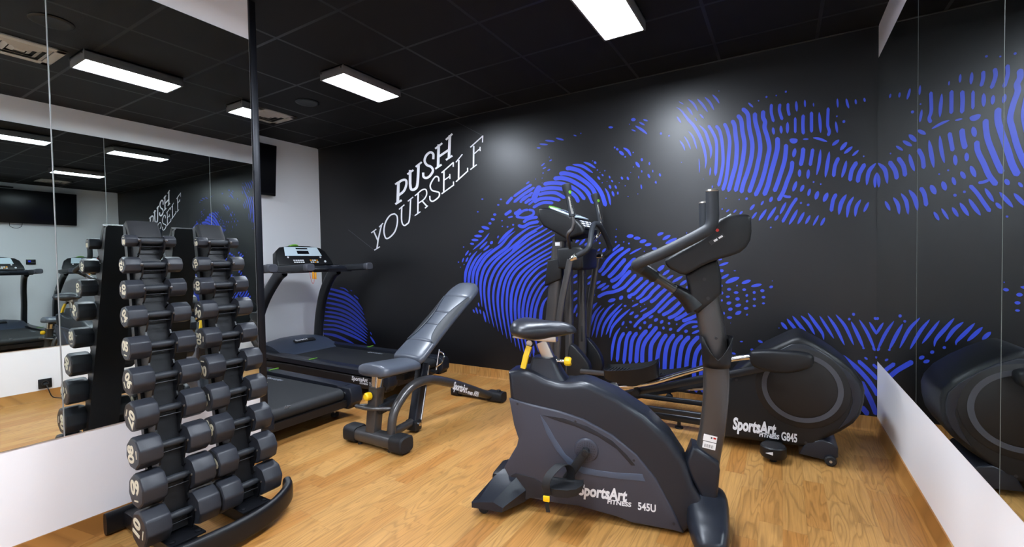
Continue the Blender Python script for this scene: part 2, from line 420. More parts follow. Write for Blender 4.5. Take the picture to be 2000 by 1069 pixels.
tile('''605 105 585 200|46;870 118 855 260 828 385|38;962 140 940 280 918 410|44;1140 235 1120 320 1090 412|42;
1447 262 1375 350 1350 492|48;1458 360 1440 430 1437 518|40;1268 125 1200 185|28;1320 190|20;652 325 648 405|40;745 325 735 425|40;
620 450 580 558|42;695 487 660 560|40;762 527 738 605|36;845 553 815 642|48;945 570 900 665|52;797 458|22;872 480|20;
1140 588 1085 680 1060 800|50;1215 612 1165 700 1145 830|42;1290 642 1245 720 1230 820|42;1372 668 1320 772|36;
510 668 445 795|34;430 805 390 862|32;630 745 590 820 540 903|38;700 772 630 898|38;762 805 712 897|34;850 805 790 915|28;915 830 870 915|34;
405 717 310 860|36;305 742 225 860|36;205 775 150 840|24;180 692 132 752|32;275 655 247 700|26;365 612 340 667|38;97 632|34;20 640|16;665 677|28;740 697|34;350 933|22;50 765 25 795|22''', 1440, 270, S3)
tile('''15 135 50 128|20;20 190 112 160|26;28 240 65 237|34;40 315 115 272|30;82 355 150 325 213 302|46;235 358 322 330|36;325 387 427 368|32;
97 415 137 415|30;160 446 206 446|28;242 418 278 418|28;340 445 370 445|30;412 428 452 428|32;497 396 534 388|28;527 335|12;86 488 124 482|24;175 506 217 506|38;
285 473|30;342 508 372 508|28;425 490 462 490|28;92 550 138 540|34;175 574 230 560|34;287 528|28;340 572 372 572|24;428 548 458 548|20;107 608 150 600|34;
256 599 300 593|30;175 652 233 625|38;95 683 145 683|30;287 656|24;160 238 182 238|10;192 380|18;48 370 48 392|18;50 435 50 465|26;48 508 48 532|20;66 628 72 655|18;
130 735|8;590 782|12;610 728 668 795|34;665 695 715 755 770 820|34;718 668 790 760 845 830 850 862|34;798 665 870 740 930 845|34;
865 640 930 730 1000 830 1015 895|36;975 668 1040 770 1112 882|30;1052 665 1130 780 1212 945|34;1130 655 1220 770 1300 945|34;
1275 722 1330 830 1395 975|38;1352 703 1430 830 1505 1000|34;1447 725 1522 850|30;1288 640 1308 664|32;1257 685 1257 710|28;1492 682 1515 702|28;
700 840 757 857|14;925 885 948 902|26;1015 935 1045 955|30;1092 990 1135 1018|34;1050 1020 1100 1045|32;218 910 248 912|14;390 902 436 920|26;318 985 350 992|26;138 1018 180 1030|22;415 968|10;600 898 650 905|18''', 1400, 480, 4.859)
tile('''235 0 262 5|22;345 -10 372 30|32;258 98 292 120|24;372 88 396 120|22;''', 1640, 680, 5.345)
tile('''20 85 100 145 180 210 290 330 360 430 400 500|52;190 130 290 220 400 332|44;345 170 400 218|32;225 350 270 440 330 560 385 700|60;225 610 300 700|60''', 1640, 680, 5.345, 'blunt')
tile('''1135 75 1185 72|38;1262 72 1312 88|20;1220 100 1280 132|22;1180 138 1250 180 1305 225|30;1140 178 1185 195|16;900 153 947 155|26;1120 122|12;1448 205 1448 232|24;
350 265 435 288|22;238 290 338 302|24;178 328 268 335|20;150 368 192 370|18;535 235 568 245|14;612 217|14;965 365|24;980 375 1005 392|26;1012 402 1062 445|36;1075 462|22;
1055 368 1105 400 1137 455|30;1158 417|16;1248 475 1250 510|26;1185 515 1225 572|34;1328 515 1328 550|20;1160 568|14;1247 600 1249 628|16;1362 598 1364 626|14;
1312 640 1332 684|26;1432 635 1444 668|24;1395 712 1398 745|16;1240 750 1247 800|18;1132 627|10;1032 670 1050 700|24;1095 670 1110 705|24;1215 662 1217 690|10;
1012 733|12;1075 765|12;907 660 918 688|18;930 705 946 728|18;908 755 925 795|26;968 760 984 796|22;938 820 958 876|28;998 825 998 858|20;1207 850|10;1105 877|12;
862 607|16;830 645 848 663|18;812 625|12;785 600|18;785 668 813 702|24;835 733|14;885 720|10;750 512 772 534|26;735 505|14;640 518 700 540 768 582|28;
525 542 630 560 738 630|34;865 790 900 860 922 968|28;75 720 40 747|20;235 528 197 558|18;250 570 212 588|16;292 592 262 608|18;218 632|18;310 492 282 508|14;140 695|12;208 685|12;283 465|10;208 735|10''', 1020, 220, 5.346)
tile('''455 590 500 582 600 610 690 680 770 760 830 850 872 980|48;385 640 450 635 560 665 660 725 730 790 770 870|48;325 690 420 685 520 715 640 790 700 860 742 950|48;
220 750 300 735 400 740 500 770 590 830 655 910|44;180 812 260 790 360 790 460 810 550 870 590 940|44;165 860 250 840 350 840 450 895|40;
120 940 180 905 280 895 400 915|40;110 995 180 955 240 940 325 945|34;190 765 150 830 115 920|66;100 750 40 790 0 815|26;130 780 60 820 0 870|28;
110 830 50 880 0 920|28;80 900 25 945|24;120 920 65 965|24''', 1020, 220, 5.346, 'blunt')
S6 = 4.859
tile('''722 292 640 345 548 410|28;540 412 480 480|30;735 330 640 390 550 465|32;720 390 650 420 610 468|28;740 420 655 475|24;530 540 465 585|32;
497 608 543 598|18;590 680 640 695 700 665 790 645|34;640 655 690 620 780 603|32;570 600 640 545 690 533|26;690 533 735 545 735 580 690 600|26;700 600 640 610 570 600|26;
615 525 600 550 555 575|38''', 890, 300, S6, 'blunt')
tile('''243 433 263 433|14;418 435 440 435|18;393 488 415 488|18;202 553 218 553|18;355 580 386 580|28;332 622 372 628|26;310 662 340 664|28;245 695 320 715|32;215 740 267 740|28;
175 782 250 785|28;148 820 217 822|26;135 855 175 860|22;535 677 555 677|20;320 755 260 830 163 915|20;302 835 225 910|22;350 832 330 860|28;322 872 262 922|22;
408 780 395 805|16;500 690 485 702|16;440 638|16;443 692|16;555 705 480 770 400 860|34;565 925 525 945|0.1''', 890, 300, S6)
tile('''205 50 150 120 105 220 90 300 90 420|30;248 65 190 130 145 220 125 310 125 440|30;350 25 265 90 200 180 165 280 160 460|32;
565 -137 500 -85 430 -5 350 55 280 120 225 210 200 300 195 470|34;795 -190 700 -170 610 -110 540 -50 480 20 400 80 330 140 275 210 245 300 235 400 250 580|34;
775 -140 690 -105 610 -40 570 10 525 70|38;125 45 90 95|18;145 68 125 95|14;78 115 60 160|16;118 110 95 155|18;27 157|16;45 205|12;80 180|14;75 13|14;
165 605 178 638|16;190 585 210 648|18;215 540 222 580|14;228 605 240 650|16;262 620 287 728|20;
1010 335 980 352|24;1005 375 968 425|28;990 465 950 545|28;960 590 945 690|22;1005 640 1005 700|16''', 890, 480, S6)
family([(0, '940 -260 820 -185 690 -110 590 -30 480 60 395 130 330 210 285 310 270 420 282 560 303 660 322 740'),
        (5, '1010 -45 925 5 830 60 745 112 660 165 585 225 530 300 498 390 486 490 484 610 500 740 530 920'),
        (8, '990 100 868 165 800 200 740 250 680 320 640 400 612 500 600 600 605 700 620 850 655 1040'),
        (12, '930 320 848 405 815 450 785 520 760 600 748 700 750 850 785 1010')], 890, 480, S6, 29, m=26)
tile('880 480 835 540 812 620 805 720 812 860|34;735 920 740 1060|18;700 990 705 1060|16', 890, 480, S6)
tile('''485 308 400 380|24;525 338 430 400 350 480 300 560 262 600|36;595 350 500 420 420 500 370 560 295 635|36;545 455 480 530 420 600 360 655|44;
650 450 560 540 510 610 440 670 385 697|46;600 580 530 650 470 720 405 765|42;655 620 580 700 520 760 430 800 330 820 250 860|38;
725 650 640 730 560 805|40;590 830 580 875|50;785 680 700 760 640 820 590 840|38;840 705 760 780 710 840 655 880|38;910 730 830 800 780 860 690 915|40;
975 765 900 830 850 880 800 915|40;1020 810 950 880 890 940 830 1000 720 1065|38;1085 845 1010 900 950 960 880 1025|38;1140 885 1060 960 1000 1010 925 1050|40;
1190 930 1100 1020 1040 1060 985 1080|42;1235 990 1150 1050 1055 1100|42;1300 1045 1220 1080 1135 1112|42;
590 575 640 520 700 470|0.1;40 600 60 560|0.1''', 1120, 420, 5.346, 'blunt')
tile('''555 225 628 218|44;628 243 700 243|38;690 285 762 265|42;745 318 815 302|36;820 352 872 352|34;875 208 940 188|34;930 258 1012 212|38;960 300 1080 243|38;
585 412 650 375 710 345|22;580 298|24;525 282|18;442 283|24;443 228|20;448 150|14;275 295|24;238 268|18;740 380|14;1183 188|12;145 668 200 625|22;145 728 185 695|26;
245 770 340 712|34;290 790 375 735|30;225 725 285 690|28;360 905 440 880|40;515 845 480 885|40;215 835|28;875 590 950 525|44;930 630 1005 575|34;970 675 1045 628|30;
1030 705 1140 640|34;1110 735 1190 680|36;1175 765 1200 745|26;80 235 20 290|26;125 248 60 315|28;145 290 115 320|22;340 350 300 390|28;280 350 250 380|20;
40 620 0 660|28;40 690 0 715|26;40 790 0 830|28;40 860 0 900|28;40 930 0 1030|28;40 1020 30 1069|18''', 1120, 420, 5.346)
tile('''248 60 200 110 165 180|30;290 90 230 160 190 250 160 340 145 430|32;322 112 270 170 240 230 215 330 190 420|24;430 70 360 130 300 220 260 310 235 430|32;
510 70 430 150 360 230 315 310 290 420|32;510 120 440 190 390 270 340 395|32;595 125 520 190 450 260 400 330 378 430|32;680 70 610 105|22;630 155 585 190|26;
680 190 635 220|32;770 115 695 160|20;530 255 505 300|26;490 320 440 400 410 520 395 670|34;745 270|38;842 255 882 228|36;905 278 938 245|34;985 278 1012 278|30;
697 310 697 342|32;940 310 940 342|30;998 350 1030 330|32;1078 287|22;1155 365 1195 355|38;820 285 780 330|34;785 225 835 195|28;580 262 612 268|28;553 320|18;
700 103|14;743 80|12;525 98 555 92|22;620 42|16;1235 320 1300 305|30;1235 385 1320 350|30;880 640 882 765|40''', 1120, 580, 5.346)
tile('''860 130 760 200 690 250 630 320|32;530 370 480 470 455 680|38;600 360 555 450 525 700|40;665 368 610 470 590 700|42;770 345 700 430 670 520 655 700|48;
875 310 810 390 750 470 722 560 718 700|46;910 365 850 440 810 520 800 700|48;975 390 920 470 890 560 868 700|48;1055 390 990 480 960 600 950 800 945 960|48;
1140 400 1070 480 1040 600 1025 780 1050 965|48;1215 410 1140 500 1110 640 1100 800 1130 975|50;1310 410 1230 500 1190 620 1180 780 1210 985|50;
1370 470 1290 570 1260 700 1262 850 1285 1000|48;1400 560 1345 640 1330 800 1345 1000|44;1080 365 1150 300 1220 265 1305 262|30;
490 790 490 890|30;430 800 430 890|24;385 790 385 875|20;560 800 565 885|30''', 1120, 580, 5.346, 'blunt')
family([(0, '156 262 250 262 345 285 450 320 560 400 648 510'), (4, '156 475 240 482 400 515 540 590 705 740'),
        (9, '156 730 330 740 500 800 640 870 690 905')], 600, 520, 5.94, 33)
tile('160 780 300 800 400 835 540 900|36;540 335 598 385|18;500 280 522 290|12;375 250 430 262 480 300|14;730 765 750 800|12;730 815 790 905|22;570 400 585 410|14;175 240 235 246|14', 600, 520, 5.94)

def finish(bm, m, owner):
    bmesh.ops.recalc_face_normals(bm, faces=bm.faces)
    for f in bm.faces:
        if f.normal.y > 0: f.normal_flip()
    owner._take(bm, m)
finish(MUR, MT['blue'], mw)
LT = bmesh.new()
def letters(txt):
    for it in txt.replace('\n', ' ').split(';'):
        if not it.strip(): continue
        a, b_ = it.split('|'); v = [float(t) for t in a.split()]
        P = [(680+v[i]/3.563, 220+v[i+1]/3.563) for i in range(0, len(v), 2)]
        stroke(P, float(b_)/3.563, 'flat', bm=LT, dy=.002)
letters('''350 490 345 628|18;340 497 372 473 400 470 405 500 388 545 350 578|15;327 500 352 483|12;328 638 372 610|13;
432 400 431 495|17;431 493 438 533 463 533 482 500 490 365|17;412 430 454 400|12;470 378 512 345|12;
592 325 592 290 572 277 545 297 532 335 548 365 577 378 590 405 570 440 545 455 525 447 522 418|15;
630 222 626 378|17;708 158 701 318|17;629 308 704 257|14;606 252 655 213|12;680 190 725 148|12;606 392 650 362|12;680 330 725 300|12''')
letters('''178 826 207 892|9;232 783 207 892|9;208 890 200 948|9;161 838 195 812|7;215 798 243 770|7;182 958 221 934|7;
325 703 290 718 260 765 249 825 262 874 290 868 325 828 342 770 340 722 320 703|9;
373 660 372 750 386 784 407 778 426 745 435 602|9;354 674 391 642|7;415 618 452 588|7;
487 562 485 700|10;475 572 512 540 540 536 546 570 526 605 487 632|8;512 612 548 652|9;464 580 490 558|7;463 718 503 690|7;534 666 555 648|7;
631 480 628 452 608 446 585 475 571 510 582 540 612 550 633 558 633 582 615 602 588 618 571 608 568 580|9;
667 408 665 552|10;650 420 733 346|8;732 346 731 378|8;667 472 707 443|7;707 428 708 462|7;650 566 733 505|8;733 510 733 480|8;
770 330 768 468|10;750 346 795 290|7;750 482 831 408|8;831 412 831 384|8;
874 232 872 378|10;850 242 937 163|8;937 160 935 208|7;874 290 918 250|7;918 238 918 268|7;850 397 895 362|7''')
finish(LT, MT['lettering'], mw)
HL = bmesh.new()
for a in ('0 815 178 955', '745 60 935 160', '505 570 560 625', '430 700 470 730'):
    v = [float(t) for t in a.split()]; stroke([(680+v[0]/3.563, 220+v[1]/3.563), (680+v[2]/3.563, 220+v[3]/3.563)], .55, 'flat', bm=HL, dy=.001)
finish(HL, MT['hairline'], mw)
struct(mw.build('wall_mural', ang=20))

struct(MB().box(((TX+RX)/2, D-.008, CH-.004), (RX-TX, .016, .004), MT['gunmetal']).build('trim_mural_top'))
# ------------------------------------------------------------------ mirrors
MB_, MT_ = .463, 2.383
def mirror(x, sgn, y0, y1, label):
    t = thing('mirror_panel', label, 'mirror', (x, (y0+y1)/2, MB_))
    h = MT_-MB_; w_ = y1-y0
    b = MB(); b.box((sgn*.003, 0, h/2), (.006, w_-.003, h), MT['mirror_edge'], .0012); b.build('backing', t)
    g = MB(); g.flat([(sgn*.0064, -w_/2+.0025, .0015), (sgn*.0064, w_/2-.0025, .0015), (sgn*.0064, w_/2-.0025, h-.0015), (sgn*.0064, -w_/2+.0025, h-.0015)], MT['mirror']); g.build('glass', t)
mirror(RX, -1, 2.696, D-.002, 'narrow strip of wall mirror on the right, in the corner beside the mural')
mirror(RX, -1, 1.770, 2.696, 'right wall mirror pane, second from the mural corner, reflecting the elliptical')
mirror(RX, -1, .850, 1.770, 'right wall mirror pane running off the right edge of the photo')
mirror(RX, -1, -.076, .850, 'right wall mirror pane nearest the camera')
mirror(LX, 1, .638, 1.443, 'left wall mirror pane behind the dumbbell rack, beside the black edge trim')
mirror(LX, 1, -.290, .638, 'left wall mirror pane at the left edge of the photo')

# ------------------------------------------------------------------ ceiling fittings
def lamp(x, y, label, w_=.262, l_=.58, rz=0):
    t = thing('ceiling_lamp', label, 'lamp', (x, y, CH), rz, 'rectangular ceiling lamps')
    hh = .07
    c = MB(); c.box((0, 0, -.008), (w_, l_, .012), MT['lamp_case'])
    for sx in (-1, 1): c.box((sx*(w_/2-.006), 0, -hh/2), (.012, l_, hh), MT['lamp_case'], .002)
    for sy in (-1, 1): c.box((0, sy*(l_/2-.006), -hh/2), (w_-.024, .012, hh), MT['lamp_case'], .002)
    c.build('casing', t)
    d = MB(); d.box((0, 0, -hh+.008), (w_-.026, l_-.026, .006), MT['lamp'], .001); d.build('diffuser', t)
    for sx in (-1, 1):
        for sy in (-1, 1):
            k = MB(); k.cyl((sx*(w_/2-.02), sy*(l_/2+.004), -.02), (sx*(w_/2-.02), sy*(l_/2+.004), -.03), .004, MT['chrome'], 8); k.build('screw', t)
lamp(-2.86, 2.54, 'rectangular ceiling lamp, left of the two, above the treadmills')
lamp(-.84, 2.54, 'rectangular ceiling lamp at the top middle, above the exercise bikes')
lamp(-.93, 1.47, 'rectangular ceiling lamp seen whole only in the left mirror')
lamp(-.93, .05, 'unseen rectangular lamp added above the camera to brighten the walls')  # added fill lamp out of view, position guessed for wall brightness
lamp(-3.8, .75, 'unseen rectangular lamp added behind the mirror partition to brighten the treadmill bay')  # added to lift the television wall and treadmills, never in view
lamp(-.93, -1.0, 'unseen rectangular lamp added behind the camera to brighten the walls')  # second added fill, out of view at the back of the room
def vent(x, y, s, label):
    t = thing('ceiling_vent', label, 'vent', (x, y, CH))
    b = MB(); b.box((0, 0, -.003), (s-.04, s-.04, .004), MT['vent_dark']); b.build('recess', t)
    f = MB(); 
    for a in range(4):
        R = Matrix.Rotation(a*PI/2, 3, 'Z')
        f.box(R @ Vector((0, s/2-.025, -.006)), (s, .05, .01), MT['vent'], .002, R)
    f.build('frame', t)
    for i in range(3):
        q = s/2-.062-i*.038; lv = MB()
        sq = lambda h, z: [(-h, -h, z), (h, -h, z), (h, h, z), (-h, h, z)]
        lv.loft([sq(q+.006, -.006), sq(q+.006, -.008), sq(q-.018, -.020), sq(q-.018, -.018), sq(q+.006, -.006)], MT['vent'], cap=False); lv.build('louvre', t)
    c = MB(); c.box((0, 0, -.012), (.05, .05, .006), MT['vent'], .002); c.build('centre_plate', t)
vent(-4.29, 2.63, .37, 'square beige ceiling vent near the television wall')
vent(-.72, .96, .37, 'square beige ceiling vent seen in the left mirror')
def speaker(x, y, label):
    t = thing('ceiling_speaker', label, 'speaker', (x, y, CH))
    MB().lathe([(.075, 0), (.1, 0), (.1, -.006), (.09, -.011), (.076, -.009)], (0, 0, 0), (0, 0, 1), MT['black_plastic'], 40).build('rim', t)
    MB().lathe([(.001, -.005), (.05, -.006), (.077, -.008), (.077, 0), (.001, 0)], (0, 0, 0), (0, 0, 1), MT['speaker'], 40).build('grille', t)
speaker(-3.65, 2.61, 'round black ceiling speaker beside the beige vent')
speaker(-1.33, .96, 'round black ceiling speaker seen in the left mirror')

# ------------------------------------------------------------------ wall fittings
t = thing('television', 'large black flat television hung on the pale wall above the treadmills', 'television', (TX, 2.46, 2.215))
R = Matrix.Rotation(math.radians(5), 4, 'Y')
b = MB(R); b.box((.1, 0, 0), (.04, 1.24, .56), MT['black_plastic'], .006); b.build('casing', t).location = (0, 0, 0)
b = MB(R); b.box((.1225, 0, .006), (.004, 1.21, .52), MT['tv'], .001); b.build('screen', t)
b = MB(); b.box((.012, 0, 0), (.02, .3, .3), MT['black_plastic'], .003); b.box((.05, 0, 0), (.08, .12, .1), MT['black_plastic'], .004); b.build('wall_bracket', t)
b = MB(); b.box((.1, -.24, .3), (.06, .16, .02), MT['black_plastic'], .004); b.build('camera_bar', t)
b = MB(); b.tube([(.06, -.06, -.27), (.03, -.07, -.34), (.02, -.13, -.37), (.03, -.2, -.34), (.06, -.21, -.27)], .0035, MT['black_plastic'], 8, smooth=6); b.build('cable_loop', t)
t = thing('control_panel', 'small black control panel with a blue screen on the pale wall', 'control panel', (TX, 2.49, 1.275))
MB().box((.008, 0, 0), (.016, .118, .088), MT['black_plastic'], .004).build('casing', t)
b = MB(); b.box((.0165, -.018, .012), (.002, .03, .026), MT['blue_screen']); b.build('display', t)
b = MB()
for i in range(3): b.box((.0165, .01+i*.014, -.01), (.002, .008, .006), MT['grey_text'])
b.build('button', t)
t = thing('power_outlet', 'black wall socket low on the right wall, seen in the left mirror', 'power outlet', (RX, 1.3, .148))
b = MB(); b.box((-.006, 0, 0), (.012, .086, .082), MT['black_plastic'], .004); b.build('cover_plate', t)
b = MB()
b.lathe([(.02, 0), (.024, -.001), (.024, -.006), (.02, -.006), (.018, -.002)], (-.01, 0, 0), (1, 0, 0), MT['gunmetal'], 20)
b.build('socket_rim', t)
t = thing('mains_lead', 'black mains plug and lead trailing from the wall socket to the floor', 'cable', (RX, 1.3, .0))
b = MB(); b.cyl((-.018, 0, .145), (-.05, 0, .14), .017, MT['rubber'], 14, .012, .003); b.build('plug', t)
b = MB(); b.tube([(-.048, 0, .138), (-.075, .004, .1), (-.07, .03, .03), (-.09, .09, .006), (-.25, .12, .006), (-.5, .2, .006), (-.68, .36, .008), (-.73, .45, .012)], .0042, MT['rubber'], 8, smooth=6); b.build('cord', t)

# ------------------------------------------------------------------ dumbbell rack (stands in front of the left mirror wall, faces +x)
LV = [1.256, 1.155, 1.056, .948, .825, .70, .57, .434, .30, .165]
HX = [-2.315, -2.292, -2.27, -2.244, -2.215, -2.186, -2.155, -2.124, -2.092, -2.06]
HD = [.050, .067, .079, .087, .095, .107, .117, .124, .132, .139]
HL_ = [.043, .056, .060, .065, .070, .074, .077, .079, .081, .083]
def cy(col, z): return (.880 if col == 0 else 1.147)-.036*(1.256-z)/1.09
rack = thing('dumbbell_rack', 'black two-column vertical rack holding dumbbells in front of the left mirror', 'dumbbell rack', (-2.2, 1.0, 0))
RO = Matrix.Translation((2.2, -1.0, 0))
b = MB(RO); b.tube([(-2.03, .60, .09), (-1.985, .635, .078), (-1.925, .74, .068), (-1.9, .97, .066), (-1.925, 1.14, .068), (-1.985, 1.255, .08), (-2.035, 1.285, .095)], 1, MT['rack'], 20, smooth=6, sec=(.046, .02), side=(0, 0, 1), power=3.2); b.build('front_bumper_bar', rack)
b = MB(RO); b.tube([(-2.48, .745, .052), (-2.48, 1.28, .052)], 1, MT['rack'], 20, sec=(.046, .019), side=(0, 0, 1), power=3.2); b.build('rear_bar', rack)
for c in (0, 1):
    y = cy(c, .05)
    b = MB(RO); b.tube([(-2.47, y, .05), (-2.3, y, .046), (-1.93, y, .046)], 1, MT['rack'], 16, sec=(.036, .04), side=(0, 0, 1), power=5); b.build('foot_tube', rack)
    b = MB(RO); b.box((-2.06, y, .088), (.17, .125, .008), MT['rack'], .002)
    for sx in (-2.0, -2.12):
        for sy in (-.045, .045): b.lathe([(.0, .0), (.011, 0), (.011, .004), (.006, .007), (.001, .007)], (sx, y+sy, .092), (0, 0, 1), MT['rack'], 12)
    b.build('base_plate', rack)
def lean(z): return -2.315+(1.256-z)*.234
for c in (0, 1):
    # back panel: shallow channel leaning towards the wall
    rings = []
    for z in (.09, .4, .8, 1.2, 1.325, 1.336):
        y = cy(c, z); xb = max(lean(z)-.087-.018*min(1, (1.336-z)/.5), -2.49); wv = .057 if z < 1.33 else .05
        rings.append([(xb, y-wv, z), (xb, y+wv, z), (xb+.026, y+wv, z), (xb+.026, y-wv, z)])
    b = MB(RO); b.loft(rings, MT['rack']); b.build('back_panel', rack)
    b = MB(RO); z0 = 1.285
    b.tube([(lean(1.27)-.035, cy(c, z0), 1.268), (lean(1.30)-.045, cy(c, z0), 1.30), (lean(1.335)-.058, cy(c, z0), 1.338)], 1, MT['rack'], 20, sec=(.057, .014), side=(0, 1, 0), power=5); b.build('top_plate', rack)
    for s_ in (-1, 1):   # scalloped side plates with a saddle at every level
        front = []; back = []
        zt = 1.30
        front.append((lean(zt)-.05, zt)); 
        for i, z in enumerate(LV):
            x = HX[i]; nz = LV[i+1] if i < 9 else .02
            front += [(x-.035, z+.022), (x-.022, z-.012), (x, z-.019), (x+.018, z-.012), (x+.024, z+.006), (x+.031, z+.004), (x+.028, z-.03)]
            if i < 9: front += [(x+.018, z-.05), (lean((z+nz)/2)-.006, (z+nz)/2-.006), (lean(nz)-.012, nz+.04)]
        front += [(lean(.09)-.005, .093)]
        back = [(lean(.09)-.07, .093), (lean(zt)-.075, zt)]
        b = MB(RO)
        yy = s_*.043
        bm2 = bmesh.new(); P = front+back
        va = [bm2.verts.new((p[0], cy(c, p[1])+yy-.003, p[1])) for p in P]; vb = [bm2.verts.new((p[0], cy(c, p[1])+yy+.003, p[1])) for p in P]
        bm2.faces.new(va); bm2.faces.new(vb[::-1])
        for i in range(len(P)): bm2.faces.new((va[i], vb[i], vb[(i+1) % len(P)], va[(i+1) % len(P)]))
        bmesh.ops.recalc_face_normals(bm2, faces=bm2.faces); bmesh.ops.triangulate(bm2, faces=[f for f in bm2.faces if len(f.verts) > 4])
        b._take(bm2, MT['rack']); b.build('side_plate', rack)
    rings = []
    for z in (.1, .5, .9, 1.27):
        y = cy(c, z); xb = lean(z)-.04
        rings.append([(xb, y-.040, z), (xb, y+.040, z), (xb+.012, y+.040, z), (xb+.012, y-.040, z)])
    b = MB(RO); b.loft(rings, MT['rack']); b.build('front_panel', rack)
    for i, z in enumerate(LV):   # cross rods tipped with small round nuts
        y = cy(c, z); b = MB(RO)
        b.cyl((HX[i]+.018, y-.046, z-.024), (HX[i]+.018, y+.046, z-.024), .0026, MT['rack'], 10)
        for s_ in (-1, 1): b.lathe([(.001, 0), (.006, .002), (.006, .006), (.001, .009)], (HX[i]+.03, y+s_*.048, z+.002), (1, 0, 0), MT['gunmetal'], 10)
        b.build('cradle_rod', rack)

def octa(r, rot, n=8, k=4, rc=.15):
    """rounded octagon outline"""
    P = [Vector((math.cos(rot+2*PI*i/n)*r, math.sin(rot+2*PI*i/n)*r, 0)) for i in range(n)]
    out = []
    for i in range(n):
        a, p, c = P[i-1], P[i], P[(i+1) % n]; u = p.lerp(a, rc); v = p.lerp(c, rc)
        for j in range(k):
            t = j/(k-1); out.append(u.lerp(p, t).lerp(p.lerp(v, t), t))
    return out
ORD = ['', 'second', 'third', 'fourth', 'fifth', 'sixth', 'seventh', 'eighth', 'ninth', '']
ROT = [[180, 250, 95, 60, 5, 60, 115, 265, -8, 285], [175, 60, 92, 200, -88, 180, 250, 20, 120, 300]]
for c in (0, 1):
    for i in range(10):
        z = LV[i]; r = HD[i]/2; hl = HL_[i]; x = HX[i]; y = cy(c, z)
        nm = '%02d' % (i+1); side_ = ('left', 'near') if c == 0 else ('right', 'far')
        where = 'topmost' if i == 0 else 'lowest' if i == 9 else ORD[i]+' from the top'
        lab = 'black dumbbell marked %s, %s in the %s column of the rack' % (nm, where, side_[0])
        d = thing('dumbbell', lab, 'dumbbell', (x, y, z), 0, 'dumbbells on the rack')
        gap = .047
        h = MB(); h.tube([(0, -gap-.006, 0), (0, -gap, 0), (0, -.03, 0), (0, 0, 0), (0, .03, 0), (0, gap, 0), (0, gap+.006, 0)], [.0135, .0135, .0145, .016, .0145, .0135, .0135], MT['foam'], 18); h.build('handle', d)
        rot = math.radians(ROT[c][i])
        for s_ in (-1, 1):
            hd = MB(); rr = rot+PI/8
            prof = [(.62, 0), (.93, 0.0), (1.0, .12), (1.0, .88), (.965, .955), (.88, 1.0), (.86, 1.0)]
            rings = []
            for f, t in prof:
                rings.append([Vector((p.x, s_*(gap+t*hl), p.y)) for p in octa(r*f*1.04, rr)])
            hd.loft(rings, MT['head'])
            # numerals on the end face
            yf = s_*(gap+hl+.0004)
            T = Matrix.Translation((0, yf, 0)) @ (Matrix.Identity(4) if s_ < 0 else Matrix.Rotation(PI, 4, 'Z')) @ Matrix.Rotation(rot, 4, 'Y') @ Matrix.Rotation(PI/2, 4, 'X')
            sz = r*1.12
            hd.text(nm, sz, T @ Matrix.Translation((-sz*.52, -sz*.12, 0)), MT['digits'], .0006, sz*.035)
            hd.box((T @ Vector((0, -r*.52, 0))), (r*.5, .001, r*.09), MT['digits'], rot=(Matrix.Rotation(rot, 3, 'Y')))
            hd.build('head', d, 30)

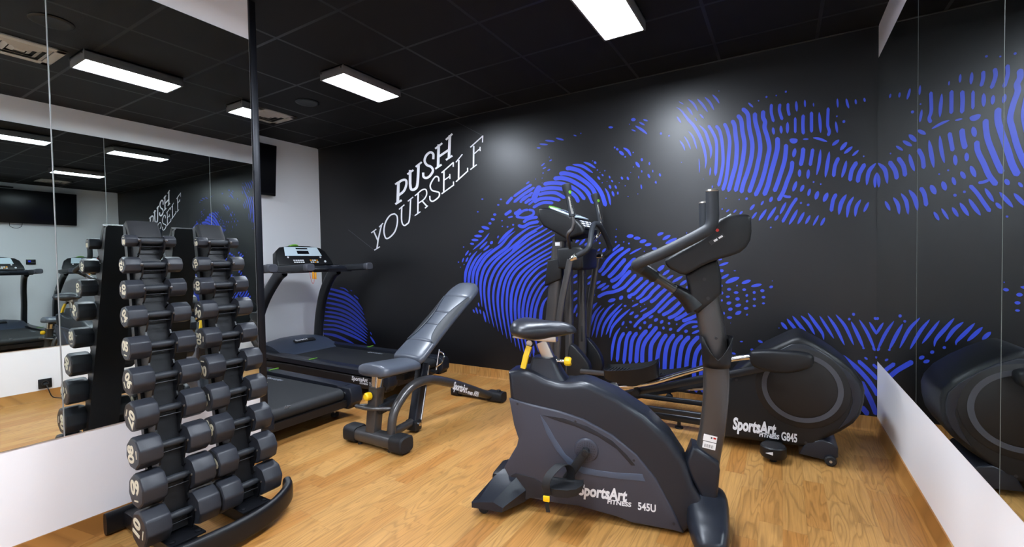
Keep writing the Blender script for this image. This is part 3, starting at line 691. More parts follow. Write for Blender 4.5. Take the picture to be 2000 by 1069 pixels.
# ------------------------------------------------------------------ treadmills (front towards the television wall)
def treadmill(cy_, x0, lab):
    """x0 = rear end; built along -x, y centre cy_"""
    t = thing('treadmill', lab, 'treadmill', (x0, cy_, 0), 0, 'treadmills side by side')
    Wd = .395      # half width over the rails
    b = MB()       # lower side frame, both sides joined under the belt
    prof = [(-2.06, .05), (-2.08, .10), (-2.02, .17), (-1.4, .185), (-.12, .175), (-.03, .13), (-.03, .085), (-1.0, .06)]
    for s_ in (-1, 1): b.prism(prof, s_*(Wd-.03)-.03, s_*(Wd-.03)+.03, MT['side_brown'], .008)
    b.box((-1.0, 0, .12), (1.9, .6, .05), MT['side_brown']); b.build('base_frame', t)
    b = MB()       # belt with rollers
    top = .228; th = .062
    pr = [(-1.72, top)]+[(-.10+.045*math.sin(a), top-.045+.045*math.cos(a)) for a in [i*PI/8 for i in range(9)]]+[(-1.72, top-.09)]
    b.prism(pr, -.27, .27, MT['belt'])
    b.build('belt', t)
    b = MB(); M_ = side_text_M(0, 0, 0)
    Tt = Matrix.Translation((-1.02, -.235, top+.001)) @ Matrix.Rotation(PI, 4, 'Z')
    for yy in (.2,):
        b.text('SportsArt', .05, Matrix.Translation((-.92, yy, top+.0008)) @ Matrix.Rotation(0, 4, 'Z'), MT['grey_text'], .0004, .001, .2)
    # curved emblem at the belt end
    for k in range(3): b.box((-.064, -.18+k*.014, top-.006), (.004, .006, .03-.004*k), MT['grey_text'], rot=Matrix.Rotation(.6, 3, 'Y'))
    b.build('belt_print', t)
    for s_ in (-1, 1):
        b = MB()   # side rail (foot rest)
        rings = []
        for x, w_, z in ((-1.86, .105, .27), (-1.6, .105, .258), (-1.0, .1, .25), (-.2, .1, .243), (-.10, .1, .238)):
            y0 = s_*(Wd-w_); y1 = s_*Wd
            rings.append([(x, y0, z-.012), (x, y0, z-.002), (x, (y0+y1)/2, z+.004), (x, y1-s_*.012, z-.001), (x, y1, z-.014), (x, y1, z-.055), (x, y0, z-.05)])
        b.loft(rings, MT['navy_shell']); b.box((-1.04, s_*(Wd-.05), .2575), (.012, .085, .005), MT['green'], .0005); b.build('side_rail', t)
        b = MB(); b.prism([(-.16, .24), (-.02, .235), (0, .2), (0, .13), (-.05, .075), (-.12, .075), (-.16, .12)], s_*(Wd-.052)-.052, s_*(Wd-.052)+.054, MT['navy_shell'], .012)
        b.cyl((-.085, s_*(Wd-.106)-s_*.004, .185), (-.085, s_*(Wd-.106), .185), .02, MT['chrome'], 16); b.build('rear_end_cap', t)
        b = MB(); b.cyl((-.2, s_*.3, 0), (-.2, s_*.3, .025), .028, MT['rubber'], 18, bevel=.004); b.cyl((-.2, s_*.3, .02), (-.2, s_*.3, .07), .009, MT['steel'], 10)
        b.cyl((-1.9, s_*.3, 0), (-1.9, s_*.3, .03), .03, MT['rubber'], 18, bevel=.004); b.cyl((-1.9, s_*.3, .02), (-1.9, s_*.3, .08), .012, MT['steel'], 10); b.build('levelling_foot', t)
        # upright: curved, leaning back towards the runner
        b = MB(); ya = s_*(Wd-.03); yb = s_*(Wd-.075)
        b.tube([(-1.93, ya, .17), (-1.925, ya, .35), (-1.88, ya, .6), (-1.77, (ya+yb)/2, .83), (-1.60, yb, 1.03), (-1.50, yb, 1.09)], 1, MT['dark_metal'], 22, smooth=5, sec=(.033, .062), side=(0, 1, 0), power=3); b.build('upright', t)
        b = MB(); b.prism([(-2.02, .17), (-1.98, .25), (-1.9, .27), (-1.82, .25), (-1.74, .19)], s_*(Wd-.03)-.05, s_*(Wd-.03)+.05, MT['black_plastic'], .015)
        for k in range(7): b.box((-1.96+k*.03, s_*(Wd+.021), .215), (.012, .003, .03), MT['vent_dark'])
        b.build('upright_foot_cover', t)
        # handrail arm with grey tip
        b = MB(); b.tube([(-1.66, s_*.32, 1.10), (-1.5, s_*.345, 1.105), (-1.2, s_*.355, 1.112), (-1.06, s_*.355, 1.118)], 1, MT['foam'], 20, smooth=4, sec=(.036, .045), side=(0, 0, 1), power=3.4, roundcap=False); 
        b.tube([(-1.07, s_*.355, 1.118), (-1.03, s_*.355, 1.119), (-1.018, s_*.355, 1.119)], [1, 1, .8], MT['ring'], 20, sec=(.038, .047), side=(0, 0, 1), power=3.4); b.build('handrail', t)
        b = MB(); b.lathe([(.001, .012), (.045, .012), (.052, .02), (.055, .02), (.05, -.04), (.001, -.04)], (-1.45, s_*.24, 1.115), (0, 0, 1), MT['ring'], 28); b.build('bottle_holder', t)
    # motor hood
    b = MB(); rings = []
    for y in (-.33, -.27, -.13, 0, .13, .27, .33):
        e = 1-(abs(y)/.36)**3*.35
        rings.append([(-2.05, y, .2), (-2.03, y, .2+.10*e), (-1.9, y, .2+.16*e), (-1.75, y, .2+.155*e), (-1.62, y, .2+.10*e), (-1.53, y, .2+.04*e), (-1.50-.04*abs(y), y, .2)])
    rings = [[p for p in catmull(r, 3)] for r in rings]
    b.loft(rings, MT['hood']); b.build('motor_hood', t, 50)
    b = MB(); b.box((-1.66, 0, .335), (.05, .24, .006), MT['vent_dark'], .001, Matrix.Rotation(.42, 3, 'Y'))
    b.text('SportsArt', .035, Matrix.Translation((-1.652, -.11, .3395)) @ Matrix.Rotation(.42, 4, 'Y') @ Matrix.Rotation(PI/2, 4, 'Z'), MT['silver_text'], .0004, .001, .2); b.build('name_strip', t)
    # side lettering
    yy = -Wd-.0008; FT = Fr(x0, cy_, 0)
    xa, za = (-.447, .138)
    b = MB(); b.text('SportsArt', .052, side_text_M(xa, yy, za), MT['silver_text'], .0004, .0016, .15, fit=.20); b.build('brand_lettering', t)
    b = MB(); b.text('FITNESS', .019, side_text_M(xa+.10, yy, za-.022), MT['silver_text'], .0004, .0005, .1, fit=.10); b.build('sub_lettering', t)
    b = MB(); b.text('T645', .036, side_text_M(xa+.215, yy, za-.022), MT['silver_text'], .0004, .0006, fit=.075); b.build('model_lettering', t)
    # dashboard bridge between the handrails
    b = MB(); rings = []
    for y in (-.36, -.3, -.2, -.1, 0, .1, .2, .3, .36):
        k = (abs(y)/.36)**2
        rings.append([(-1.72, y, 1.09), (-1.70, y, 1.13), (-1.55+.04*k, y, 1.135), (-1.44+.1*k, y, 1.125), (-1.40+.1*k, y, 1.10), (-1.42+.1*k, y, 1.065), (-1.6, y, 1.06)])
    b.loft(rings, MT['navy_shell']); b.build('dashboard', t)
    cu = MB(); cu.tube([(-1.41, -.12, 1.09), (-1.36, -.07, 1.1), (-1.345, 0, 1.1), (-1.36, .07, 1.1), (-1.41, .12, 1.09)], .014, MT['foam'], 12, smooth=4); cu.build('pulse_bar', t)
    # console head, tilted towards the runner
    Rc = Matrix.Translation((-1.60, 0, 1.125)) @ Matrix.Rotation(math.radians(-30), 4, 'Y') @ Matrix.Scale(1.14, 4)
    out = [(-.29, 0), (-.285, .06), (-.255, .155), (-.21, .195), (-.1, .215), (.1, .215), (.21, .195), (.255, .155), (.285, .06), (.29, 0)]
    K = Matrix(((0, 1, 0, 0), (1, 0, 0, 0), (0, 0, 1, 0), (0, 0, 0, 1)))
    b = MB(Rc); b.prism([(p[0], p[1]) for p in out], -.045, .03, MT['black_plastic'], .014, M=K); con = b.build('console', t)
    b = MB(Rc @ Matrix.Translation((.0315, 0, 0))); 
    b.prism([(-.19, .1), (-.17, .195), (.17, .195), (.19, .1)], -.001, .001, MT['bottle'], M=K); b.build('display_panel', con)
    b = MB(Rc @ Matrix.Translation((.033, 0, 0))); b.box((0, 0, .178), (.002, .12, .014), MT['screen']); b.box((0, 0, .137), (.002, .12, .034), MT['screen']); b.build('screen', con)
    b = MB(Rc @ Matrix.Translation((.033, 0, 0)))
    for r_ in range(2):
        for k in range(5): b.box((0, -.12+k*.022, .05-r_*.02), (.003, .017, .013), MT['silver_text'], .001)
        for k in range(4): b.box((0, .05+k*.022, .05-r_*.02), (.003, .017, .013), MT['silver_text'] if (k+r_) % 3 else MT['orange'], .001)
    for yq in (-.17, .165): b.cyl((-.001, yq, .083), (.003, yq, .083), .009, MT['silver_text'], 12)
    b.cyl((-.001, .2, .035), (.004, .2, .035), .011, MT['silver_text'], 12); b.build('button_group', con)
    b = MB(Rc); b.lathe([(.001, .02), (.03, .018), (.058, .004), (.06, -.008), (.001, -.01)], (-.01, -.06, .212), (0, 0, 1), MT['green'], 28); b.build('top_badge', con)
    # safety key and lanyard
    b = MB(); b.tube([(-1.40, -.10, 1.08), (-1.37, -.11, 1.0), (-1.365, -.09, .95), (-1.37, -.07, 1.0), (-1.38, -.085, 1.075)], .002, MT['red'], 8, smooth=6); b.build('lanyard', t)
    b = MB(); b.box((-1.37, -.082, 1.035), (.012, .018, .07), MT['orange'], .003); b.box((-1.37, -.055, 1.03), (.012, .018, .07), MT['orange'], .003); b.build('safety_clip', t)
    return t
treadmill(3.05, -2.77, 'treadmill beside the black mural wall, its console and both arms in full view')
treadmill(1.93, -2.70, 'treadmill partly hidden behind the mirror wall edge, only its rear and arm tip showing')

# ------------------------------------------------------------------ weight bench
F = Fr(-2.18, 1.98, 90)
t = thing('weight_bench', 'adjustable weight bench with slate vinyl pads and curved grey frame', 'weight bench', (-2.18, 1.98, 0), F.a)
# local: x = towards the mural, y = left (-world x); near/right side = -y
def bar(b, c, r, L0, L1, m, n=8): b.tube([(c[0], L0, c[1]), (c[0], L1, c[1])], r, m, 22, sec=(1, .78), side=(1, 0, 0), power=3)
b = MB(); bar(b, (0, .058), .052, -.17, .17, MT['gunmetal']); b.build('front_foot_bar', t)
for s_ in (-1, 1):
    b = MB(); b.tube([(0, s_*.15, .058), (0, s_*.165, .058), (0, s_*.245, .058), (0, s_*.255, .058)], [.9, 1, 1, .85], MT['rubber'], 24, sec=(.06, .05), side=(1, 0, 0), power=3.6); b.box((0, s_*.2, .01), (.05, .08, .02), MT['rubber'], .004); b.build('rubber_end_cap', t)
    b = MB(); b.cyl((-.02, s_*.13, 0), (-.02, s_*.13, .02), .014, MT['rubber'], 12); b.build('levelling_foot', t)
b = MB(); bar(b, (1.12, .045), .04, -.1, .26, MT['gunmetal']); b.build('rear_foot_bar', t)
for y0, y1 in ((-.1, -.24), (.2, .27)):
    b = MB(); b.tube([(1.12, y0, .045), (1.12, (y0+y1)/2, .045), (1.12, y1, .045)], [1, 1, .92], MT['rubber'], 24, sec=(.048, .042), side=(1, 0, 0), power=3.6)
    if y0 < 0: b.cyl((1.12, -.19, .08), (1.12, -.19, .098), .018, MT['rubber'], 14, bevel=.003)
    b.box((1.12, (y0+y1)/2, .008), (.05, .1, .016), MT['rubber'], .004); b.build('rubber_end_cap', t)
# arched main tube on the right
P = [F.p(*q, .11) for q in ((757, 852), (768, 812), (782, 782), (803, 756), (835, 742), (870, 746), (905, 756), (943, 769))]
P[0].z = .07; P[0].x = .01; P.append(Vector((1.1, -.13, .05)))
b = MB(); b.tube(P, [.026, .026, .028, .030, .032, .033, .034, .034, .03], MT['gunmetal'], 20, smooth=5, sec=(1.12, .95), side=(0, 1, 0)); b.build('arched_tube', t)
b = MB(); p0, p1 = Vector((.72, -.15, 0)), None
q0 = F.q(876, 747+10, .15); 
pm = F.p(893, 754, .147); pn = F.p(925, 764, .147); dv = (pn-pm).normalized(); ang = math.atan2(-dv.z, dv.x)
T = Matrix.Translation(pm+Vector((0, 0, -.006))) @ Matrix.Rotation(ang, 4, 'Y') @ Matrix.Rotation(PI/2, 4, 'X')
T = Matrix.Translation(F.p(884, 760, .147)) @ Matrix.Rotation(ang, 4, 'Y') @ Matrix.Rotation(PI/2, 4, 'X')
tl = (F.p(934, 774, .147)-F.p(884, 760, .147)).length
b.text('SportsArt', .075, T, MT['silver_text'], .0006, .0022, .15, fit=tl*.53); b.build('brand_lettering', t)
b = MB(); b.text('FITNESS', .03, T @ Matrix.Translation((tl*.56, -.004, 0)), MT['silver_text'], .0006, .0006, .1, fit=tl*.2); b.build('sub_lettering', t)
b = MB(); b.text('A991', .055, T @ Matrix.Translation((tl*.8, -.004, 0)), MT['silver_text'], .0006, .0006, .1, fit=tl*.2); b.build('model_lettering', t)
# front post with chrome inner tube and yellow knob
a0 = Vector((-.0, .035, .07)); a1 = F.p(737, 745, 0); a1 = Vector((a1.x+.0, .028, a1.z))
def post(a, b_, sec, m, side=(0, 1, 0), power=6, n=20):
    q = MB(); q.tube([a, a.lerp(b_, .5), b_], 1, m, n, sec=sec, side=side, power=power); return q
a1 = Vector((.02, .012, .37))
post(a0, a1, (.040, .036), MT['gunmetal']).build('front_post', t)
post(a0.lerp(a1, .9), a0.lerp(a1, 1.27), (.029, .028), MT['chrome']).build('chrome_inner_post', t)
b = MB(); b.lathe([(.001, .052), (.016, .052), (.024, .044), (.026, .03), (.024, .014), (.012, .008), (.008, 0), (.001, 0)], a0.lerp(a1, .84)+Vector((-.03, .005, 0)), (-1, .1, .05), MT['yellow'], 20); b.build('adjustment_knob', t)
b = MB(); b.box(a0+Vector((0, 0, -.01)), (.09, .085, .03), MT['dark_metal'], .006); b.cyl(a0+Vector((.03, -.055, .0)), a0+Vector((.03, .05, 0)), .011, MT['chrome'], 12); b.build('post_bracket', t)
# spotter foot loop
b = MB(); z = F.q(740, 797, 0)[1]
b.tube([(.09, -.095, .225), (.03, -.05, .235), (-.025, -.01, .245), (-.05, .05, .25), (-.05, .115, .25), (-.03, .12, .245), (.06, .06, .235)], .013, MT['gunmetal'], 14, smooth=5); b.build('foot_loop', t)
b = MB(); b.box((.10, 0, .24), (.2, .07, .06), MT['dark_metal'], .01, Matrix.Rotation(-.1, 3, 'Y')); b.build('cross_bracket', t)
# low tube to the pivot and the back support
pv = F.p(808, 832, .03); pv = Vector((pv.x, -.03, max(.05, pv.z)))
b = MB(); b.tube([(.03, -.03, .06), (pv.x*.5, -.03, .062), (pv.x-.02, -.03, .07)], .026, MT['gunmetal'], 18, sec=(1, 1)); b.build('base_tube', t)
b = MB(); b.box(pv, (.07, .09, .07), MT['dark_metal'], .01); b.cyl(pv+Vector((0, -.06, .01)), pv+Vector((0, .05, .01)), .012, MT['chrome'], 12); b.build('pivot_block', t)
up = Vector((.43, -.0, .44))
b = post(pv, up, (.036, .03), MT['navy_shell'], power=5); b.build('back_support', t)
b = MB(); d0 = pv+Vector((.035, -.035, .02)); b.tube([d0, up+Vector((.03, -.035, -.02))], .007, MT['chrome'], 10); b.build('chrome_strip', t)
# back pad
bot = Vector((.29, .012, .478)); top = Vector((.99, -.012, .955)); ax = (top-bot); Lp = ax.length; ax.normalize(); nrm = Vector((-ax.z, 0, ax.x))
def pad(L, wfun, th, R0, m, crown=.012, n=26, seams=()):
    """pad lying along +x of its own frame, top +z"""
    q = MB(); rings = []
    xs = sorted(set([0, .006, .02]+[L*i/n for i in range(1, n)]+[L-.02, L-.006, L]+[s_+d for s_ in seams for d in (-.008, 0, .008)]))
    for x in xs:
        e = min(x, L-x); h = wfun(x); rd = min(1, math.sqrt(max(0, 1-(1-min(1, e/.022))**2))+.12)
        dip = .009 if any(abs(x-s_) < .003 for s_ in seams) else 0
        ring = []
        for k in range(24):
            a = 2*PI*k/24; c, s__ = math.cos(a), math.sin(a)
            c = math.copysign(abs(c)**.42, c); s__ = math.copysign(abs(s__)**.5, s__)
            zz = th/2+s__*th/2*(rd if s__ > 0 else 1)+(crown*(1-c*c)*rd if s__ > 0 else 0)-(dip if s__ > .2 else 0)
            ring.append((x, c*h, zz))
        rings.append(ring)
    q.loft(rings, m); return q
def bw(x):
    f = x/Lp; w_ = .139-.012*math.sin(PI*min(1, f*1.1))
    e = min(x, .05); w_ -= (1-math.sqrt(max(0, 1-(1-e/.05)**2)))*.03
    e2 = min(Lp-x, .14); w_ -= (1-math.sqrt(max(0, 1-(1-e2/.14)**2)))*.085
    return w_
yv = nrm.cross(ax).normalized(); PM = Matrix((ax, yv, nrm)).transposed().to_4x4(); PM.translation = bot-nrm*.02
q = pad(Lp, bw, .05, 0, MT['vinyl'], seams=(.2*Lp, .40*Lp, .56*Lp, .78*Lp)); q.M = PM; bp_ = q.build('back_pad', t, 60)
for s_ in (-1, 1):    # darker side inserts with piping
    q = MB(PM); inner = [(.20*Lp, .112), (.27*Lp, .08), (.40*Lp, .062), (.56*Lp, .07), (.70*Lp, .1), (.78*Lp, .116)]
    def topz(x, y):
        c = min(1, abs(y)/bw(x)); c = c**(1/.42); sn = math.sqrt(max(0, 1-c*c)) if c < 1 else 0
        return .025+.025*(max(0, sn)**.5)+.012*(1-(min(1, abs(y)/bw(x)))**2)+.006
    bm2 = bmesh.new(); ci = catmull([(x, y, 0) for x, y in inner], 5); rows = []
    for p in ci: 
        w_ = bw(p.x)*.985; rows.append([bm2.verts.new((p.x, s_*(p.y+(w_-p.y)*k/4), topz(p.x, p.y+(w_-p.y)*k/4))) for k in range(5)])
    for i in range(len(rows)-1):
        for k in range(4): bm2.faces.new((rows[i][k], rows[i+1][k], rows[i+1][k+1], rows[i][k+1]))
    bmesh.ops.recalc_face_normals(bm2, faces=bm2.faces); q._take(bm2, MT['vinyl_dark'])
    q.tube([(p.x, s_*p.y, topz(p.x, p.y)) for p in ci], .0028, MT['vinyl'], 8); q.build('side_insert', bp_)
b = MB(PM); b.box((Lp*.45, 0, -.012), (Lp*.7, .07, .024), MT['dark_metal'], .006); b.box((Lp*.5, 0, -.002), (Lp*.9, .2, .006), MT['black_plastic'], .002); b.build('back_pad_frame', t)
# seat pad
def sw(x):
    e = min(x, .05); e2 = min(.345-x, .03); return .135-(1-math.sqrt(max(0, 1-(1-e/.05)**2)))*.045-(1-math.sqrt(max(0, 1-(1-e2/.03)**2)))*.02-.02*(x/.345)
SM = Matrix.Translation((-.045, 0, .452)) @ Matrix.Rotation(math.radians(4), 4, 'Y')
q = pad(.345, sw, .055, 0, MT['vinyl'], .022); q.M = SM; q.build('seat_pad', t, 60)
b = MB(); b.box((.12, 0, .435), (.24, .09, .03), MT['dark_metal'], .006, Matrix.Rotation(.07, 3, 'Y')); b.box((.26, -.0, .40), (.1, .08, .07), MT['black_plastic'], .01); b.build('seat_bracket', t)
# ladder adjuster behind the back pad
b = MB(); l0 = F.p(852, 705, .05); l1 = F.p(864, 683, .05)
b.tube([(.50, -.06, .36), (.545, -.06, .52)], .006, MT['chrome'], 10)
b.tube([(.50, -.06, .40), (.53, -.09, .43), (.56, -.09, .48), (.55, -.06, .505)], .006, MT['chrome'], 10, smooth=4); b.cyl((.49, -.075, .37), (.49, -.03, .37), .014, MT['dark_metal'], 14); b.build('adjuster_handle', t)

# ------------------------------------------------------------------ upright exercise bike
F = Fr(-1.17, 1.85, 12)
t = thing('exercise_bike', 'upright exercise bike with dark slate shell and black saddle in the foreground', 'exercise bike', F.o, F.a)
C2 = (900, 560, 2.1)
BW = .085
def cp(txt, lat=BW): return F.poly(txt, lat, C2[:2], C2[2])
shell = cp('190 352 266 341 300 356 350 382 400 396 445 398 490 392 530 402 640 452 760 532 860 630 920 722 958 830 1000 900 1022 932 915 1020 880 1008 700 975 640 950 480 905 400 895 280 872 252 872 235 862 175 745 200 700 226 655 232 625 215 570 198 470')
b = MB(); b.prism(shell, -BW, BW, MT['navy_shell'], .030, 4); b.build('shell', t, 40)
panel = cp('196 460 290 486 400 512 500 545 620 610 720 692 800 790 870 920 914 1016 870 1004 700 972 640 948 480 903 400 893 280 870 252 870 236 860 176 745 200 702 228 655 234 625 216 570', BW+.012)
b = MB()
for s_ in (-1, 1): b.prism(panel, s_*(BW-.012), s_*(BW+.010), MT['grey_shell'], .008, 3)
b.build('side_panel', t, 40)
# accent swoosh and recessed crease on both sides
sw_ = cp('325 527 350 560 385 622 430 690 490 738 560 755 640 765 745 770 757 800 640 790 560 778 500 768 440 730 390 672 350 600', BW+.012)
cr = cp('333 528 420 540 520 575 620 632 680 690 716 735 700 735 640 668 560 615 470 575 400 553', BW+.012)
tri_ = cp('205 775 225 765 300 785 345 815 348 850 330 868 290 866 275 872 250 872', BW+.012)
b = MB()
for s_ in (-1, 1):
    b.prism(sw_, s_*(BW+.009), s_*(BW+.012), MT['accent'], .001); b.prism(cr, s_*(BW+.009), s_*(BW+.0112), MT['navy_shell'], .0005)
    b.prism(tri_, s_*(BW+.009), s_*(BW+.013), MT['navy_shell'], .001)
b.build('accent_stripe', t)
b = MB()
for a in ('232 482', '470 554', '710 714', '874 975', '291 838', '957 930'):
    x, z = cp(a, BW+.012)[0]; b.cyl((x, -(BW+.006), z), (x, -(BW+.0115), z), .0055, MT['ink'], 10)
b.build('screw', t)
yl = -(BW+.0108)
def lettering(name, txt, size, p0, p1, lat, yv, bold, sh=.1):
    x0, z0 = F.q(*p0, lat); x1, z1 = F.q(*p1, lat); b = MB()
    b.text(txt, size, side_text_M(x0, yv, (z0+z1)/2), MT['silver_text'], .0006, bold, sh, fit=x1-x0); b.build(name, t)
lettering('brand_lettering', 'SportsArt', .068, (1130, 966), (1225, 981), BW+.012, yl, .0026, .15)
lettering('sub_lettering', 'FITNESS', .026, (1186, 984), (1233, 991), BW+.012, yl, .0008)
lettering('model_lettering', '545U', .044, (1246, 996), (1281, 1001), BW+.012, yl, .0010, 0)
# crank hub, crank, pedal
cx, cz = F.q(1144.5, 881, BW+.02)
b = MB(); b.lathe([(.001, .012), (.044, .012), (.050, .009), (.053, .004), (.053, 0), (.001, 0)], (cx, -(BW+.008), cz), (0, -1, 0), MT['grey_shell'], 40)
for rr, nn in ((.018, 10), (.025, 14), (.032, 18), (.039, 22)):
    for k in range(nn):
        a = 2*PI*k/nn; b.cyl((cx+rr*math.cos(a), -(BW+.0195), cz+rr*math.sin(a)), (cx+rr*math.cos(a), -(BW+.0208), cz+rr*math.sin(a)), .0017, MT['vent_dark'], 6)
b.build('crank_cover', t)
def crank(s_, dx, dz):
    yb = s_*(BW+.038)
    ex, ez = cx+dx, cz+dz
    b = MB(); b.tube([(cx-dx*.08, yb, cz-dz*.08), (cx, yb, cz), (cx+dx*.5, yb, cz+dz*.5), (ex, yb, ez)], 1, MT['rubber'], 16, sec=(.010, .019), side=(0, 1, 0), power=3.4, roundcap=False)
    b.cyl((cx, s_*(BW+.01), cz), (cx, s_*(BW+.05), cz), .017, MT['rubber'], 20, bevel=.003); b.cyl((cx, s_*(BW+.05), cz), (cx, s_*(BW+.053), cz), .009, MT['dark_metal'], 6); b.build('crank_arm', t)
    p = MB(); y0 = s_*(BW+.055); y1 = s_*(BW+.16); ym = (y0+y1)/2; hy = abs(y1-y0)/2
    rings = []
    for x, h, zb, zt in ((-.085, .028, -.002, .010), (-.06, .046, -.016, .014), (-.02, .05, -.022, .012), (.03, .047, -.020, .014), (.065, .038, -.010, .020), (.085, .024, .006, .030)):
        rings.append([(ex+x, ym-h, ez+zb), (ex+x, ym+h, ez+zb), (ex+x, ym+h+.004, ez+zt), (ex+x, ym+h-.006, ez+zt), (ex+x, ym+h-.010, ez+zt-.007), (ex+x, ym-h+.010, ez+zt-.007), (ex+x, ym-h+.006, ez+zt), (ex+x, ym-h-.004, ez+zt)])
    p.loft(rings, MT['rubber'])
    p.cyl((ex, yb, ez-.004), (ex, y1-s_*.012, ez-.004), .008, MT['steel'], 10); pd = p.build('pedal', t)
    st = MB(); P = [(ex-.055, y1+s_*.003, ez-.012), (ex-.058, y1+s_*.006, ez+.03), (ex-.045, y1-s_*.01, ez+.065), (ex-.01, ym, ez+.092), (ex+.02, y0+s_*.02, ez+.075), (ex+.025, y0-s_*.002, ez+.02), (ex+.02, y0, ez-.004)]
    st.tube(P, 1, MT['rubber'], 12, smooth=6, sec=(.017, .0025), side=(1, 0, 0), power=4)
    st.tube([(ex-.055, y1+s_*.006, ez-.01), (ex-.054, y1+s_*.007, ez-.06), (ex-.05, y1+s_*.006, ez-.085)], 1, MT['rubber'], 10, sec=(.009, .0018), side=(1, 0, 0), power=4); st.build('foot_strap', pd)
    bk = MB(); bk.box((ex-.056, y1+s_*.009, ez-.028), (.028, .009, .024), MT['yellow'], .003); bk.build('strap_buckle', pd)
px, pz = F.q(1100, 950, BW+.1)
crank(-1, px-cx, pz-cz); crank(1, -(px-cx), -(pz-cz))
# saddle post tower
b = MB(); lo = [F.q(*q, 0) for q in ((1022, 742), (1118, 760))]; hi = [F.q(*q, 0) for q in ((1043, 695), (1085, 697))]
rings = []
for f in (-.35, 0, .3, .7, .97, 1.0):
    g = max(0, f)**.7 if f > 0 else 0
    xl = lo[0][0]+(hi[0][0]-lo[0][0])*g; xr = lo[1][0]+(hi[1][0]-lo[1][0])*g; z = lo[0][1]+(hi[0][1]-lo[0][1])*f; 
    hw = .062-.018*g
    if f == 1.0: xl += .006; xr -= .006; hw -= .006
    cxm, hx = (xl+xr)/2, (xr-xl)/2
    ring = []
    for k in range(24):
        a = 2*PI*k/24; c, s__ = math.cos(a), math.sin(a); c = math.copysign(abs(c)**.45, c); s__ = math.copysign(abs(s__)**.45, s__)
        ring.append((cxm+hx*c, hw*s__, z))
    rings.append(ring)
b.loft(rings, MT['navy_shell']); b.build('post_tower', t, 50)
s0 = F.p(1073, 702, 0); s1 = F.p(1058, 668, 0)
b = MB(); b.tube([s0-(s1-s0)*.5, s0, s1], 1, MT['steel'], 16, sec=(.017, .027), side=(0, 1, 0), power=6); b.build('saddle_post', t)
b = MB(); g0 = F.p(1004, 659, 0); g1 = F.p(1088, 664, 0); zz = (g0.z+g1.z)/2
b.prism([(g0.x, g0.z+.008), (g0.x, g0.z+.001), (g0.x+.13, g1.z-.006), (g1.x, g1.z-.008), (g1.x, g1.z+.016), (g1.x-.03, g1.z+.02), (g0.x+.13, g0.z+.006)], -.025, .025, MT['steel'], .003); b.build('slider_plate', t)
y0 = F.p(1033, 672, .03); y1 = F.p(1022, 720, .05)
b = MB(); b.lathe([(.001, .012), (.014, .012), (.016, .006), (.016, 0), (.001, 0)], y0+Vector((0, .016, .002)), (0, -1, 0), MT['steel'], 16); b.box(y0+Vector((0, .02, 0)), (.03, .03, .03), MT['black_plastic'], .004); b.build('lever_bracket', t)
b = MB(); b.tube([y0+Vector((-.0, .004, -.012)), y0.lerp(y1, .5), y1], 1, MT['yellow'], 12, sec=(.010, .013), side=(0, 1, 0), power=6); b.build('adjustment_lever', t)
k0 = F.p(1085, 705, 0); k1 = F.p(1118, 706, 0); z_ = k0.z
b = MB(); b.lathe([(.001, 0), (.012, 0), (.012, .02), (.009, .03), (.009, .085), (.001, .085)], (k0.x-.01, 0, z_), (1, 0, 0), MT['chrome'], 16); b.build('knob_spindle', t)
b = MB(); b.lathe([(.001, .0), (.017, 0), (.021, .006), (.021, .024), (.017, .031), (.001, .031)], (k1.x-.036, 0, z_), (1, 0, 0), MT['yellow'], 10); b.build('adjustment_knob', t, 25)
# saddle
A = F.q(1003, 640, 0); B = F.q(1126, 646, 0); Ls = B[0]-A[0]; b = MB(); rings = []
tz = F.q(1040, 622, 0)[1]; 
for f, hw, zt, zb in ((0, .02, .030, .010), (.02, .07, .046, -.006), (.07, .105, .057, -.016), (.16, .125, .062, -.022), (.28, .126, .060, -.030), (.4, .105, .056, -.034), (.52, .075, .053, -.030), (.65, .052, .052, -.022), (.8, .040, .048, -.014), (.92, .031, .036, -.004), (.98, .018, .022, .000), (1.0, .006, .012, .004)):
    x = A[0]+Ls*f; ring = []; zo = tz-.062
    for k in range(24):
        a = 2*PI*k/24; c, s__ = math.cos(a), math.sin(a); c = math.copysign(abs(c)**.75, c)
        z = (zt+zb)/2+(zt-zb)/2*(math.copysign(abs(s__)**.8, s__))-(.008*(abs(c)**2))*(1 if s__ > 0 else 0)
        ring.append((x, hw*c, zo+z))
    rings.append(ring)
R2 = [[Vector(rings[i][j]) for i in range(len(rings))] for j in range(24)]
R3 = [catmull(r, 4) for r in R2]; rings = [[R3[j][i] for j in range(24)] for i in range(len(R3[0]))]
b.loft(rings, MT['seat']); b.build('saddle', t, 60)
# rear stabiliser with rollers
rx = F.q(985, 975, 0)[0]
rx = -.0
for s_ in (-1, 1):
    b = MB(); rings = []
    for y, x0, x1, z0_, z1_ in ((.05, -.02, .16, .05, .17), (.10, -.05, .14, .045, .15), (.19, -.085, .07, .035, .085), (.2, -.08, .065, .035, .075)):
        rings.append([(x0, s_*y, z0_), (x1, s_*y, z0_), (x1+.005, s_*y, (z0_+z1_)/2), (x1-.04, s_*y, z1_), (x0+.04, s_*y, z1_-.01), (x0, s_*y, z0_+.02)])
    b.loft(rings, MT['navy_shell']); b.build('rear_stabiliser_cover', t, 25)
    b = MB(); b.lathe([(.006, -.012), (.022, -.012), (.026, -.007), (.026, .007), (.022, .012), (.006, .012)], (-.035, s_*.165, .026), (0, 1, 0), MT['rubber'], 20); b.build('roller', t)
b = MB(); b.box((.03, 0, .1), (.12, .17, .1), MT['black_plastic'], .02); b.build('rear_bracket', t)
